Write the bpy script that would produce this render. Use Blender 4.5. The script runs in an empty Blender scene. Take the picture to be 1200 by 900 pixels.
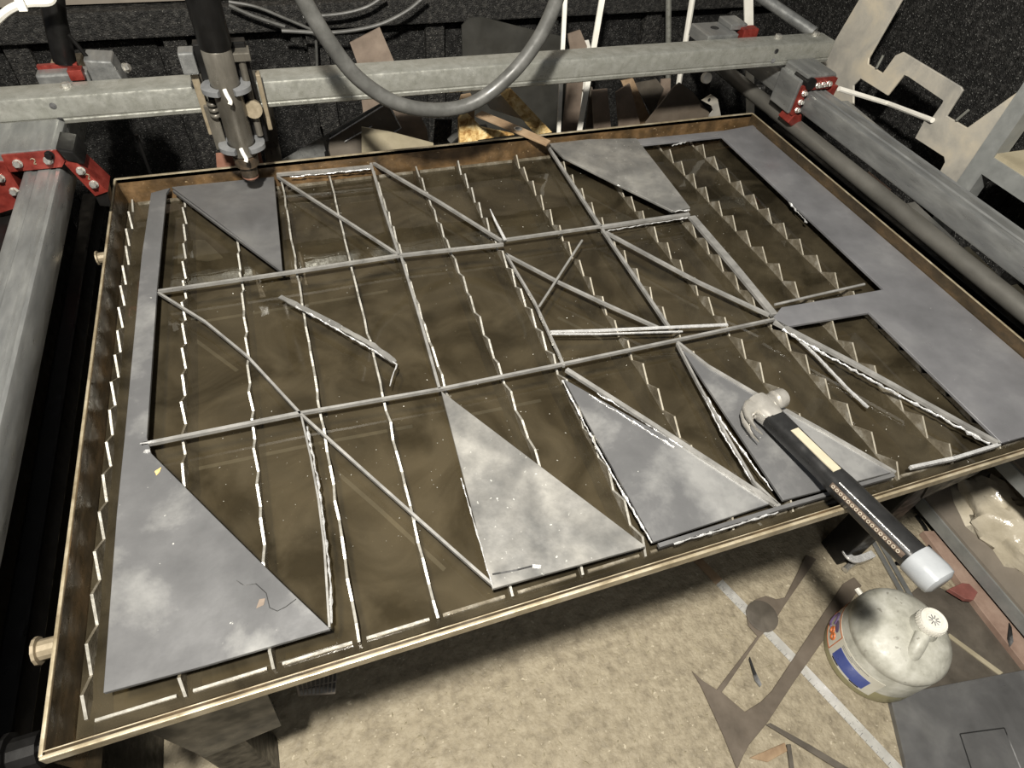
import bpy, bmesh, math, random
from mathutils import Vector as V, Matrix as M, noise as mnoise
random.seed(7)
S = bpy.context.scene
COL = S.collection
# ------------------------------------------------------------------ camera
# world: x to the right along the table, y away from the viewer, z up; rim of the water table is z = 0
CAM = V((0.3308, -0.2329, 0.6802))
RX = V((0.9454, -0.3192, 0.0666)); RD = V((-0.2000, -0.7288, -0.6549)); RF = V((0.2575, 0.6058, -0.7528))
F_PX = 727.83
cam_d = bpy.data.cameras.new('camera'); cam = bpy.data.objects.new('camera', cam_d); COL.objects.link(cam)
cam_d.sensor_width = 36.0; cam_d.lens = 36.0 * F_PX / 1200.0; cam_d.clip_start = 0.02
rot = M((RX, -RD, -RF)).transposed().to_4x4()
cam.matrix_world = M.Translation(CAM) @ rot
S.camera = cam
# ------------------------------------------------------------------ light
FLOOR = -0.62
W = bpy.data.worlds.new('world'); S.world = W; W.use_nodes = True
W.node_tree.nodes['Background'].inputs[0].default_value = (0.95, 0.97, 1.0, 1)
W.node_tree.nodes['Background'].inputs[1].default_value = 0.075
def area(name, loc, target, size, power, color, sy=None):
    d = bpy.data.lights.new(name, 'AREA'); d.energy = power; d.color = color
    d.shape = 'RECTANGLE'; d.size = size; d.size_y = sy or size
    o = bpy.data.objects.new(name, d); COL.objects.link(o); o.location = loc
    o.rotation_euler = (V(target) - V(loc)).to_track_quat('-Z', 'Y').to_euler(); return o
area('shop_light', (0.18, -0.30, 1.45), (0.62, 0.50, 0.0), 0.08, 46, (1.0, 0.95, 0.86), 0.12)
area('fill_light', (0.6, -1.0, 2.3), (0.6, 0.7, 0.0), 1.2, 4, (1.0, 0.97, 0.9), 0.10)  # added fill that brightens the back wall area, not a real fixture
S.view_settings.view_transform = 'Standard'; S.view_settings.look = 'None'
S.view_settings.gamma = 1.0; S.view_settings.use_curve_mapping = False
S.view_settings.exposure = 0.85
# ------------------------------------------------------------------ points
def ray(px, py):
    return RX * ((px - 600) / F_PX) + RD * ((py - 450) / F_PX) + RF
def P(px, py, z=0.0):            # photo point lying on the level z
    d = ray(px, py); return CAM + d * ((z - CAM.z) / d.z)
def PY(px, py, y):               # photo point lying on the upright plane y
    d = ray(px, py); return CAM + d * ((y - CAM.y) / d.y)
def PX(px, py, x):
    d = ray(px, py); return CAM + d * ((x - CAM.x) / d.x)
def PL(px, py, y0, s):           # photo point on a leaning plane y = y0 + s * z
    d = ray(px, py); return CAM + d * ((y0 + s * CAM.z - CAM.y) / (d.y - s * d.z))
# ------------------------------------------------------------------ materials
MATS = {}
def mat(name, cols, rough=0.5, metal=0.0, scale=8.0, detail=6.0, bump=0.0, bscale=60.0, rvar=0.15, spec=0.5, stretch=None, trans=0.0, contrast=0.25, dist=0.0, speck=None):
    if name in MATS: return MATS[name]
    m = bpy.data.materials.new(name); m.use_nodes = True; nt = m.node_tree; N = nt.nodes; L = nt.links
    b = N['Principled BSDF']
    tc = N.new('ShaderNodeTexCoord'); mp = N.new('ShaderNodeMapping'); L.new(tc.outputs['Object'], mp.inputs[0])
    if stretch: mp.inputs['Scale'].default_value = stretch
    n = N.new('ShaderNodeTexNoise'); n.inputs['Scale'].default_value = scale; n.inputs['Detail'].default_value = detail
    n.inputs['Roughness'].default_value = 0.62; n.inputs['Distortion'].default_value = dist
    L.new(mp.outputs[0], n.inputs['Vector'])
    r = N.new('ShaderNodeValToRGB'); L.new(n.outputs['Fac'], r.inputs[0])
    k = len(cols); els = r.color_ramp.elements
    while len(els) < k: els.new(0.5)
    for i, c in enumerate(cols):
        els[i].position = 0.5 + (i / max(1, k - 1) - 0.5) * 2 * contrast if k > 1 else 0.5
        els[i].color = (*c, 1)
    src = r.outputs[0]
    if speck:                                # (scale, threshold, colour): small flecks of their own shape
        v = N.new('ShaderNodeTexNoise'); v.inputs['Scale'].default_value = speck[0]; v.inputs['Detail'].default_value = 2
        L.new(tc.outputs['Object'], v.inputs['Vector'])
        mr = N.new('ShaderNodeMapRange'); mr.inputs[1].default_value = speck[1]; mr.inputs[2].default_value = speck[1] + 0.04
        L.new(v.outputs['Fac'], mr.inputs[0])
        mx = N.new('ShaderNodeMix'); mx.data_type = 'RGBA'; L.new(mr.outputs[0], mx.inputs[0]); L.new(src, mx.inputs[6])
        mx.inputs[7].default_value = (*speck[2], 1); src = mx.outputs[2]
    L.new(src, b.inputs['Base Color'])
    n2 = N.new('ShaderNodeTexNoise'); n2.inputs['Scale'].default_value = scale * 2.7; n2.inputs['Detail'].default_value = 5
    L.new(mp.outputs[0], n2.inputs['Vector'])
    mr2 = N.new('ShaderNodeMapRange'); mr2.inputs[1].default_value = 0.3; mr2.inputs[2].default_value = 0.7
    mr2.inputs[3].default_value = max(0.03, rough - rvar); mr2.inputs[4].default_value = min(1, rough + rvar)
    L.new(n2.outputs['Fac'], mr2.inputs[0]); L.new(mr2.outputs[0], b.inputs['Roughness'])
    b.inputs['Metallic'].default_value = metal; b.inputs['Specular IOR Level'].default_value = spec
    b.inputs['Transmission Weight'].default_value = trans
    if bump:
        n3 = N.new('ShaderNodeTexNoise'); n3.inputs['Scale'].default_value = bscale; n3.inputs['Detail'].default_value = 4
        L.new(tc.outputs['Object'], n3.inputs['Vector'])
        bp = N.new('ShaderNodeBump'); bp.inputs['Strength'].default_value = bump; bp.inputs['Distance'].default_value = 0.01
        L.new(n3.outputs['Fac'], bp.inputs['Height']); L.new(bp.outputs[0], b.inputs['Normal'])
    MATS[name] = m; return m
plate_m = mat('blue_grey_plate', [(.135, .136, .139), (.165, .166, .169), (.33, .33, .322)], .38, .45, 5.5, 14, bump=.05, bscale=40, dist=.15, speck=(140, .76, (.55, .55, .52)), contrast=.14)
plate_b = mat('scuffed_plate', [(.16, .16, .155), (.26, .255, .24), (.40, .39, .36)], .42, .5, 13, 12, bump=.06, bscale=60, dist=.15, speck=(150, .71, (.62, .62, .58)), contrast=.17)
plate_d = mat('dark_plate', [(.100, .100, .101), (.150, .150, .151), (.22, .22, .215)], .42, .45, 9, bump=.04, dist=.4)
bar_m = mat('cut_bar', [(.17, .165, .155), (.28, .275, .26), (.40, .39, .37)], .38, .35, 30)
silver_m = mat('molten_silver', [(.42, .42, .42), (.72, .72, .71)], .28, .4, 60, bump=.3, bscale=300)
galv_m = mat('galvanised_steel', [(.23, .232, .20), (.305, .307, .275), (.385, .387, .355)], .34, .5, 45, bump=.03, bscale=160, contrast=.25, dist=.4)
galv_d = mat('galvanised_steel_dull', [(.15, .155, .155), (.24, .245, .24), (.36, .365, .35)], .38, .6, 14, stretch=(3, .6, 3), bump=.03, bscale=90)
tray_m = mat('rusty_tray', [(.018, .014, .009), (.048, .035, .020), (.105, .068, .034)], .32, .2, 16, bump=.08, bscale=80, stretch=(1, 1, 2))
rim_m = mat('worn_rim', [(.16, .125, .075), (.33, .28, .19), (.52, .47, .36)], .4, .35, 30, bump=.05)
mud_m = mat('silt', [(.058, .045, .022), (.115, .088, .043), (.18, .14, .075)], .7, 0, 7, bump=.25, bscale=45, dist=.9, speck=(210, .735, (.55, .52, .42)))
slat_m = mat('slat_steel', [(.09, .075, .05), (.20, .175, .13), (.42, .40, .35)], .35, .4, 40, bump=.1, bscale=200)
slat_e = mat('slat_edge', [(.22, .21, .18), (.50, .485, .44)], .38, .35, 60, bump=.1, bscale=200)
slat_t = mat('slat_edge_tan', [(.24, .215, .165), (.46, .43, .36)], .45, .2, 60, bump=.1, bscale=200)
black_m = mat('black_paint', [(.003, .003, .003), (.009, .0085, .008)], .42, 0, 20, bump=.03, spec=.25)
soot_m = mat('sooty_wall', [(.0035, .0035, .0033), (.009, .0088, .0082), (.035, .034, .032)], .6, 0, 95, 10, spec=.25, bump=.6, bscale=330, speck=(330, .65, (.17, .17, .16)), contrast=.17)
soot_s = mat('sooty_timber', [(.006, .006, .0055), (.015, .0145, .0135), (.055, .053, .048)], .6, 0, 90, 10, spec=.3, contrast=.17, bump=.6, bscale=300, speck=(300, .66, (.17, .165, .15)))
conc_m = mat('concrete', [(.16, .134, .092), (.275, .236, .166), (.365, .32, .232)], .75, 0, 48.0, 15, bump=.6, bscale=90, speck=(110, .69, (.44, .39, .29)), contrast=.26, dist=.2)
red_m = mat('red_anodised', [(.09, .012, .010), (.21, .030, .022), (.31, .060, .045)], .38, .4, 45, bump=.03)
bolt_m = mat('zinc_bolt', [(.45, .44, .40), (.75, .73, .68)], .3, .8, 60)
brass_m = mat('tan_fitting', [(.19, .155, .10), (.31, .26, .185)], .45, .3, 60)
hose_m = mat('grey_hose', [(.045, .045, .042), (.075, .075, .070), (.125, .125, .118)], .42, 0, 22, bump=.03)
torch_m = mat('torch_body', [(.065, .06, .049), (.125, .115, .096), (.22, .205, .175)], .33, .4, 30, bump=.05, stretch=(1, 1, .3))
grey_pl = mat('grey_clip', [(.13, .135, .14), (.22, .225, .23)], .4, .2, 40)
white_m = mat('white_plastic', [(.66, .64, .57), (.82, .80, .74)], .45, 0, 30)
brown_m = mat('brown_scrap', [(.12, .092, .07), (.205, .16, .125), (.29, .23, .18)], .65, .1, 14, bump=.08)
rust_m = mat('rusty_scrap', [(.15, .09, .05), (.29, .20, .12), (.42, .31, .20)], .7, .1, 18, bump=.12)
tan_m = mat('tan_board', [(.22, .19, .13), (.33, .29, .20), (.42, .37, .27)], .7, 0, 10, bump=.05)
osb_m = mat('yellow_chipboard', [(.32, .17, .05), (.66, .45, .18), (.85, .68, .36)], .65, 0, 55, bump=.2, bscale=60, dist=.6, contrast=.12)
cream_m = mat('cream_steel', [(.29, .28, .255), (.43, .405, .35), (.56, .50, .39)], .5, .15, 9, 9, bump=.06, dist=.5, contrast=.17)
dkst_m = mat('dark_floor_steel', [(.055, .048, .038), (.095, .082, .066), (.15, .13, .105)], .55, .2, 14, bump=.08)
brfl_m = mat('brown_floor_part', [(.075, .06, .045), (.12, .097, .074), (.17, .14, .11)], .6, .15, 12, bump=.06)
rule_m = mat('aluminium_rule', [(.55, .54, .50), (.76, .75, .71)], .35, .5, 40)
pink_m = mat('reddish_timber', [(.18, .115, .085), (.29, .20, .155), (.38, .28, .22)], .75, 0, 14, bump=.1)
copper_m = mat('copper', [(.32, .15, .10), (.50, .27, .20)], .4, .4, 30)
shelf_m = mat('shelf_grey', [(.22, .23, .225), (.33, .34, .33)], .45, .4, 30)
deck_m = mat('shelf_board', [(.15, .13, .105), (.23, .20, .165)], .7, 0, 12, bump=.05)
mark_m = mat('black_mark', [(.01, .01, .01)], .6)
# ------------------------------------------------------------------ mesh tools
WL = {}
class MB:
    def __init__(s): s.v = []; s.f = []
    def add(s, vs, fs):
        o = len(s.v); s.v += [V(p) for p in vs]; s.f += [tuple(i + o for i in q) for q in fs]; return s
    def box(s, a, b, mtx=None):
        vs = [V((x, y, z)) for x in (a[0], b[0]) for y in (a[1], b[1]) for z in (a[2], b[2])]
        if mtx: vs = [mtx @ p for p in vs]
        return s.add(vs, [(0, 1, 3, 2), (4, 6, 7, 5), (0, 4, 5, 1), (2, 3, 7, 6), (0, 2, 6, 4), (1, 5, 7, 3)])
    def prism(s, pts, off):
        n = len(pts); pts = [V(p) for p in pts]; off = V(off)
        nrm = V((0, 0, 0))
        for i in range(n): nrm += pts[i].cross(pts[(i + 1) % n])
        if nrm.dot(off) > 0: pts = pts[::-1]
        vs = pts + [p + off for p in pts]
        fs = [tuple(range(n)), tuple(range(2 * n - 1, n - 1, -1))] + [(i, i + n, (i + 1) % n + n, (i + 1) % n) for i in range(n)]
        return s.add(vs, fs)
    def strip(s, pts, w, th, up=V((0, 0, 1))):     # flat bar: centre line on the top face
        pts = [V(p) for p in pts]; n = len(pts); ws = w if isinstance(w, (list, tuple)) else [w] * n
        L = []; R = []
        for i, p in enumerate(pts):
            d = (pts[min(i + 1, n - 1)] - pts[max(i - 1, 0)]).normalized(); sd = d.cross(up).normalized() * ws[i] / 2
            L.append(p - sd); R.append(p + sd)
        vs = []
        for i in range(n): vs += [L[i], R[i], R[i] - up * th, L[i] - up * th]
        fs = [(3, 2, 1, 0), tuple(4 * (n - 1) + k for k in (0, 1, 2, 3))]
        for i in range(n - 1):
            for k in range(4):
                a = 4 * i + k; b = 4 * i + (k + 1) % 4; fs.append((a, b, b + 4, a + 4))
        return s.add(vs, fs)
    def tube(s, pts, r, n=10, cap=True):
        pts = [V(p) for p in pts]; m = len(pts); rs = r if isinstance(r, (list, tuple)) else [r] * m
        t = (pts[1] - pts[0]).normalized(); a = t.orthogonal().normalized(); vs = []
        for i, p in enumerate(pts):
            d = (pts[min(i + 1, m - 1)] - pts[max(i - 1, 0)]).normalized()
            a = (a - d * a.dot(d)).normalized(); b = d.cross(a)
            for k in range(n):
                q = 2 * math.pi * k / n; vs.append(p + (a * math.cos(q) + b * math.sin(q)) * rs[i])
        fs = [(i * n + k, i * n + (k + 1) % n, (i + 1) * n + (k + 1) % n, (i + 1) * n + k) for i in range(m - 1) for k in range(n)]
        if cap: fs += [tuple(range(n - 1, -1, -1)), tuple((m - 1) * n + k for k in range(n))]
        return s.add(vs, fs)
    def lathe(s, prof, c=(0, 0, 0), n=24, mtx=None, cap=True):
        m = len(prof); vs = []
        for r, z in prof:
            for k in range(n):
                q = 2 * math.pi * k / n; p = V((r * math.cos(q), r * math.sin(q), z))
                vs.append((mtx @ p) if mtx else p + V(c))
        fs = [(i * n + k, i * n + (k + 1) % n, (i + 1) * n + (k + 1) % n, (i + 1) * n + k) for i in range(m - 1) for k in range(n)]
        if cap: fs += [tuple(range(n - 1, -1, -1)), tuple((m - 1) * n + k for k in range(n))]
        return s.add(vs, fs)
    def build(s, name, m, parent=None, smooth=False, bevel=0.0, seg=2, **tags):
        me = bpy.data.meshes.new(name)
        if parent is None:
            xs = [p.x for p in s.v]; ys = [p.y for p in s.v]; zs = [p.z for p in s.v]
            org = V(((min(xs) + max(xs)) / 2, (min(ys) + max(ys)) / 2, min(zs)))
        else: org = WL[parent.name]
        bm = bmesh.new(); bv = [bm.verts.new(p - org) for p in s.v]
        for q in s.f:
            try: bm.faces.new([bv[i] for i in q])
            except ValueError: pass
        bmesh.ops.recalc_face_normals(bm, faces=bm.faces)
        if bevel:
            es = [e for e in bm.edges if len(e.link_faces) == 2 and e.calc_face_angle(0) > 0.5]
            bmesh.ops.bevel(bm, geom=es, offset=bevel, segments=seg, profile=.6, affect='EDGES', clamp_overlap=True)
        bm.to_mesh(me); bm.free()
        if smooth:
            for p in me.polygons: p.use_smooth = True
            try: me.set_sharp_from_angle(angle=math.radians(38))
            except Exception: pass
        me.materials.append(m)
        o = bpy.data.objects.new(name, me); COL.objects.link(o)
        if parent is None: o.location = org
        else: o.parent = parent
        WL[o.name] = org
        for k, x in tags.items(): o[k] = x
        return o
def thing(name, loc, label, category, group=None):
    o = bpy.data.objects.new(name, None); COL.objects.link(o); o.location = loc; o.empty_display_size = .05
    WL[o.name] = V(loc); o['label'] = label; o['category'] = category
    if group: o['group'] = group
    return o
def copy_part(o, parent, delta):
    c = o.copy(); COL.objects.link(c); c.parent = parent; c.location = o.location + V(delta); WL[c.name] = WL[parent.name]; return c
def frame(org, zaxis, xhint=(1, 0, 0)):
    z = V(zaxis).normalized(); x = V(xhint); x = (x - z * x.dot(z)).normalized(); y = z.cross(x)
    m = M((x, y, z)).transposed().to_4x4(); m.translation = V(org); return m
def smoothpts(pts, k=6):
    pts = [V(p) for p in pts]; out = []
    q = [pts[0] * 2 - pts[1]] + pts + [pts[-1] * 2 - pts[-2]]
    for i in range(1, len(q) - 2):
        a, b, c, d = q[i - 1], q[i], q[i + 1], q[i + 2]
        for j in range(k):
            t = j / k
            out.append(.5 * ((2 * b) + (c - a) * t + (2 * a - 5 * b + 4 * c - d) * t * t + (3 * b - a - 3 * c + d) * t ** 3))
    out.append(pts[-1]); return out
def hexbolt(mb, c, axis, r=.007, h=.006):
    mt = frame(c, axis); mb.lathe([(r * 1.25, 0), (r * 1.25, h * .25)], n=14, mtx=mt); mb.lathe([(r, h * .25), (r, h), (r * .8, h * 1.15)], n=6, mtx=mt)
# ================================================================== SETTING
TW, TD = 1.4265, 1.0          # tray outer size
WB = 1.50                     # back wall
WR = 1.80                     # right wall
fl = MB().box((-1.4, -1.6, FLOOR - .05), (3.4, 1.7, FLOOR)).build('floor', conc_m, kind='structure')
wb = MB().box((-1.4, WB, FLOOR), (WR + .1, WB + .1, .142)).build('wall_back', soot_m, kind='structure')
MB().box((-1.4, WB - .012, .141), (WR + .1, WB + .1, .62)).build('wall_back_upper', deck_m, kind='structure')
wr = MB().box((WR, .45, FLOOR), (WR + .1, WB, .62)).build('wall_right', soot_m, kind='structure')
MB().box((-1.4, WB - .05, .080), (WR, WB, .136)).build('board', soot_s, wb, bevel=.004)
for x in (-.52, -.2, .12, .44, .74, 1.06, 1.38, 1.66):
    MB().box((x - .025, WB - .028, FLOOR), (x + .025, WB, .078)).build('stud', soot_s, wb, bevel=.003)
for x in (-.36, -.05, .28, .60, .90, 1.22, 1.52):
    MB().box((x - .128, WB - .010, -.30), (x + .128, WB, .064)).build('panel', soot_m, wb, bevel=.003)
    MB().box((x - .128, WB - .014, FLOOR), (x + .128, WB, -.315)).build('panel', soot_m, wb, bevel=.003)
for y in (.62, .78, .95, 1.12, 1.3):
    MB().box((WR - .006, y - .07, FLOOR), (WR, y + .07, .62)).build('panel', soot_m, wr, bevel=.003)
# ================================================================== WATER TABLE
tb = thing('water_table', (TW / 2, TD / 2, FLOOR), 'long rusty steel water tray on black legs, filled with brown water', 'table')
ZB = -.100; IN = .012; T = .004; FI = .055
def wallprof(name, a, b, inn, slope, m=None):
    # sheet wall from rim down, folded inwards; a-b is the outer top edge, inn points into the tray
    a, b, inn = V(a), V(b), V(inn)
    prof = [(0, 0), (0, -.016), (slope, ZB), (slope + T, ZB), (T, -.016), (T, 0)]
    vs = [a + inn * u + V((0, 0, z)) for u, z in prof]
    MB().prism(vs, b - a).build(name, m or tray_m, tb)
wallprof('front_wall', (0, 0, 0), (TW, 0, 0), (0, 1, 0), .05)
rb2 = mat('rust_streaked', [(.035, .022, .010), (.095, .058, .026), (.20, .12, .055)], .45, .15, 22, 10, bump=.1, bscale=90, speck=(170, .70, (.36, .27, .16)), contrast=.18)
wallprof('back_wall', (0, TD, 0), (TW, TD, 0), (0, -1, 0), .006, rb2)
wallprof('side_wall', (0, 0, 0), (0, TD, 0), (1, 0, 0), .008)
wallprof('side_wall', (TW, 0, 0), (TW, TD, 0), (-1, 0, 0), .008)
MB().box((.004, .05, ZB - .004), (TW - .004, TD - .004, ZB)).build('tray_bottom', mud_m, tb)
# folded lips
MB().box((0, -.003, -.014), (TW, .001, .0012)).build('rim', rim_m, tb, bevel=.0012)
MB().box((0, .0035, -.003), (TW, .0045, .001)).build('rim', rim_m, tb)
for x0, x1, nm in ((-.001, .0028, 'rim'), (TW - .0028, TW + .001, 'rim')):
    MB().box((x0, 0, -.010), (x1, TD, .0012)).build(nm, rim_m, tb, bevel=.0012)
MB().box((0, TD - .004, -.008), (TW, TD + .002, .0012)).build('rim', rim_m, tb, bevel=.0012)
# inner flange at the right, pitted
ZS = -.020                    # top of the cut sheet
TH = .005
# slats with sawtooth tops
ZT = ZS - TH - .0005
slats = [(.018, .018, .021, 1), (.112, .110, .019, .9), (.203, .200, .016, .8), (.296, .291, .013, .7), (.391, .379, .013, .7), (.484, .471, .016, .8),
         (.573, .563, .016, .8), (.666, .650, .019, 1), (.800, .780, .020, .95), (.893, .875, .020, 1), (.985, .970, .020, 1), (1.065, 1.058, .020, 1), (1.160, 1.160, .021, 1), (1.250, 1.255, .021, 1), (1.345, 1.350, .021, 1)]
pitch = .0545
for si, (xf, xn, amp, reg) in enumerate(slats):
    rr = random.Random(si * 13 + 5); prof = []
    y0, y1 = .030 if si else .038, TD - .012
    y = y0; ph = rr.uniform(0, .6) if si else .15
    yy = [y0]; zz = [ZT - amp * .9]
    k = 0; y = y0 + pitch * (.25 + ph * .5)
    while y < y1 - .01:
        j = (1 - reg) * 1.6 + .12
        pk = ZT - rr.uniform(0, .004) * j - (rr.uniform(0, .006) if rr.random() < j * .4 else 0)
        yy.append(y + rr.uniform(-.008, .008) * j); zz.append(pk)
        yv = y + pitch * .5
        if yv < y1 - .008: yy.append(yv); zz.append(ZT - amp * rr.uniform(1 - .5 * j, 1))
        y += pitch * (.78 + .22) if False else pitch
    # reorder so that the long face looks toward the viewer: valley -> peak is the short rise
    yy.append(y1); zz.append(ZT - amp * .6)
    def X(yv): return xn + (xf - xn) * yv + (rr.uniform(-.0012, .0012))
    t = .0031 if si < 8 else .0027
    n = len(yy); vs = []; fs = []
    for a, b in zip(yy, zz):
        xx = X(a); vs += [(xx - t / 2, a, b), (xx + t / 2, a, b), (xx + t / 2, a, ZB), (xx - t / 2, a, ZB)]
    for i in range(n - 1):
        o = 4 * i
        fs += [(o + 1, o + 5, o + 6, o + 2), (o + 3, o + 7, o + 4, o), (o + 2, o + 6, o + 7, o + 3)]
    fs += [(0, 1, 2, 3), (4 * n - 1, 4 * n - 2, 4 * n - 3, 4 * n - 4)]
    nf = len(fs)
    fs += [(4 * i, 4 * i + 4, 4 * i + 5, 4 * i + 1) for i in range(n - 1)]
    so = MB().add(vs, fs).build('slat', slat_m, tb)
    so.data.materials.append(slat_e if si < 8 else slat_t)          # pale edge colour; where only front slopes get it, light is painted in
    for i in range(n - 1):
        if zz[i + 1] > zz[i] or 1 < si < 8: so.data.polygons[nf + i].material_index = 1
# slotted supports and low cross bars
for y in (.034, TD - .018):
    xs = [.012] + [s_[1] if y < .5 else s_[0] for s_ in slats] + [TW - .012]
    for k_, (a, b) in enumerate(zip(xs[:-1], xs[1:])):
        if b - a < .03: continue
        MB().box((a + .008, y - .0018, ZB), (b - .008, y + .0018, -.044)).build('slat_support', slat_m, tb)
        MB().box((a + .008, y - .0015, -.044), (b - .008, y + .0015, -.0425)).build('support_edge', slat_e if (k_ < 5 and y < .5) else slat_m, tb)
# stand: black legs with gussets, angle frame
for x, y in ((.06, .09), (TW - .075, .12), (.06, .93), (TW - .06, .93)):
    MB().box((x - .03, y - .03, FLOOR), (x + .03, y + .03, ZB - .012)).build('leg', black_m, tb, bevel=.004)
for y in (.10, .93):
    MB().box((.02, y - .02, ZB - .05), (TW - .02, y + .02, ZB - .004)).build('frame_bar', black_m, tb, bevel=.003)
for x in (.05, TW - .06):
    MB().box((x - .02, .08, ZB - .05), (x + .02, .95, ZB - .004)).build('frame_bar', black_m, tb, bevel=.003)
g = MB().prism([(TW - .20, .066, ZB - .008), (TW - .01, .066, ZB - .008), (TW - .04, .066, -.22), (TW - .14, .066, -.26)], (0, -.004, 0)).build('gusset', black_m, tb)
b_ = MB(); hexbolt(b_, (TW - .06, .062, -.165), (0, -1, 0), .009, .007); b_.build('bolt', bolt_m, g, smooth=False)
g = MB().prism([(.02, .058, ZB - .008), (.17, .058, ZB - .008), (.15, .058, -.33), (.04, .058, -.36)], (0, -.004, 0)).build('gusset', mat('dark_grey_panel', [(.02, .021, .021), (.035, .036, .036)], .4, .1, 12), tb)
# levelling bolts on the left wall
for y, z, r in ((.118, -.03, .011), (.80, -.03, .009), (.02, -.035, .017)):
    b_ = MB(); mt = frame((-.003, y, z), (-1, 0, 0), (0, 0, 1))
    b_.lathe([(r * .55, 0), (r * .55, r * .7), (r, r * .7), (r, r * 2.1), (r * .9, r * 2.2), (r * 1.35, r * 2.2), (r * 1.35, r * 2.5)], n=12, mtx=mt); b_.build('levelling_bolt', brass_m if r < .015 else black_m, tb)
# water surface
wm = bpy.data.materials.new('murky_water'); wm.use_nodes = True; nt = wm.node_tree; nt.nodes.clear()
nd = nt.nodes.new; lk_ = nt.links.new
o_ = nd('ShaderNodeOutputMaterial'); mxs = nd('ShaderNodeMixShader'); mxt = nd('ShaderNodeMixShader'); fr = nd('ShaderNodeFresnel'); fr.inputs[0].default_value = 1.45
tr = nd('ShaderNodeBsdfTransparent'); tr.inputs[0].default_value = (.56, .53, .45, 1); gl = nd('ShaderNodeBsdfGlossy'); gl.inputs['Roughness'].default_value = .02
df = nd('ShaderNodeBsdfDiffuse')
nn = nd('ShaderNodeTexNoise'); nn.inputs['Scale'].default_value = 14; tcn = nd('ShaderNodeTexCoord'); bpn = nd('ShaderNodeBump'); bpn.inputs['Strength'].default_value = .05; bpn.inputs['Distance'].default_value = .01
n5 = nd('ShaderNodeTexNoise'); n5.inputs['Scale'].default_value = 9; n5.inputs['Detail'].default_value = 8; n5.inputs['Distortion'].default_value = 1.2
cr5 = nd('ShaderNodeValToRGB'); cr5.color_ramp.elements[0].position = .36; cr5.color_ramp.elements[0].color = (.026, .0215, .0135, 1); cr5.color_ramp.elements[1].position = .66; cr5.color_ramp.elements[1].color = (.080, .066, .042, 1)
lk_(tcn.outputs['Object'], nn.inputs['Vector']); lk_(nn.outputs['Fac'], bpn.inputs['Height']); lk_(tcn.outputs['Object'], n5.inputs['Vector']); lk_(n5.outputs['Fac'], cr5.inputs[0]); lk_(cr5.outputs[0], df.inputs[0])
for q in (gl, fr): lk_(bpn.outputs[0], q.inputs['Normal'])
mxt.inputs[0].default_value = .50; lk_(tr.outputs[0], mxt.inputs[1]); lk_(df.outputs[0], mxt.inputs[2])
lk_(fr.outputs[0], mxs.inputs[0]); lk_(mxt.outputs[0], mxs.inputs[1]); lk_(gl.outputs[0], mxs.inputs[2]); lk_(mxs.outputs[0], o_.inputs[0])
ZW = -.0475
MB().add([(.008, .022, ZW), (TW - .008, .022, ZW), (TW - .008, TD - .008, ZW), (.008, TD - .008, ZW)], [(0, 1, 2, 3)]).build('water', wm, label='shallow murky brown water lying in the steel tray between the slats', category='water')
# ================================================================== CUT SHEET
def pts(L, z=ZS): return [P(a, b, z) for a, b in L]
sh = thing('cut_steel_sheet', P(640, 430, ZS - TH), 'skeleton of a cut steel sheet, thin bars and wide right border, on slats', 'sheet metal')
def plate(L, name, m, parent=None, z=ZS, th=TH, **t):
    return MB().prism(pts(L, z), (0, 0, -th)).build(name, m, parent, bevel=.0004, seg=1, **t)
plate([(177, 226), (199, 220), (195, 226), (184, 338), (172, 512), (177, 531), (250, 604), (328, 681), (387, 737), (240, 780), (121, 812), (137, 600), (146, 513), (166, 300)], 'left_border', plate_m, sh)
# right border with the window corners; runs out of the picture
xo0 = P(891, 147, ZS); 
poly = pts([(746, 163), (848, 153), (886, 146)]) + [V((TW - .0060, .962, ZS)), V((TW - .0060, .034, ZS))] + pts([(1262, 494), (1174, 519), (1019, 366), (919, 383), (906, 372), (916, 360), (1036, 339), (846, 160), (748, 170)])
plate_r = mat('lavender_plate', [(.165, .166, .174), (.215, .215, .226), (.29, .29, .297)], .40, .45, 7, 12, bump=.05, bscale=40, contrast=.2, speck=(140, .76, (.5, .5, .5)))
MB().prism(poly, (0, 0, -TH)).build('right_border', plate_r, sh, bevel=.0004, seg=1)
def bar(L, w, name='crossbar', m=bar_m, z=ZS, th=.0055, parent=sh):
    w = [q * .82 for q in w] if isinstance(w, list) else w * .82
    return MB().strip(pts(L, z), w, th).build(name, m, parent)
def slag(L, z, parent, r=.0014, step=.006, name='slag_edge', m=silver_m):
    Q = pts(L, z); out = []
    for a, b in zip(Q[:-1], Q[1:]):
        n = max(2, int((b - a).length / step))
        for i in range(n): out.append(a.lerp(b, i / n) + V((random.uniform(-1, 1) * r * .5, random.uniform(-1, 1) * r * .5, random.uniform(-1, .4) * r)))
    out.append(Q[-1])
    rs = [r * random.choice((.45, .6, .8, 1, 1.5)) for _ in out]
    return MB().tube(out, rs, 5).build(name, m, parent)
b = bar([(324, 203), (380, 199), (434, 194)], .008, 'top_bar'); slag([(340, 207), (434, 198)], ZS - .003, b, .0014)
b = bar([(433, 187), (490, 181), (536, 177)], .007, 'top_bar'); slag([(448, 190), (536, 180)], ZS - .003, b, .001)
bar([(185, 340), (331, 319)], .0055); bar([(331, 319), (468, 298), (590, 285)], .0065); bar([(590, 280), (704, 264)], .005)
b = bar([(704, 265), (808, 250)], .0095); slag([(712, 270), (806, 255)], ZS - .003, b, .0013)
bar([(166, 520), (352, 483)], .0065); bar([(352, 483), (515, 455), (657, 426)], .005); bar([(657, 426), (790, 398)], .005); bar([(790, 398), (908, 373)], .005)
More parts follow.
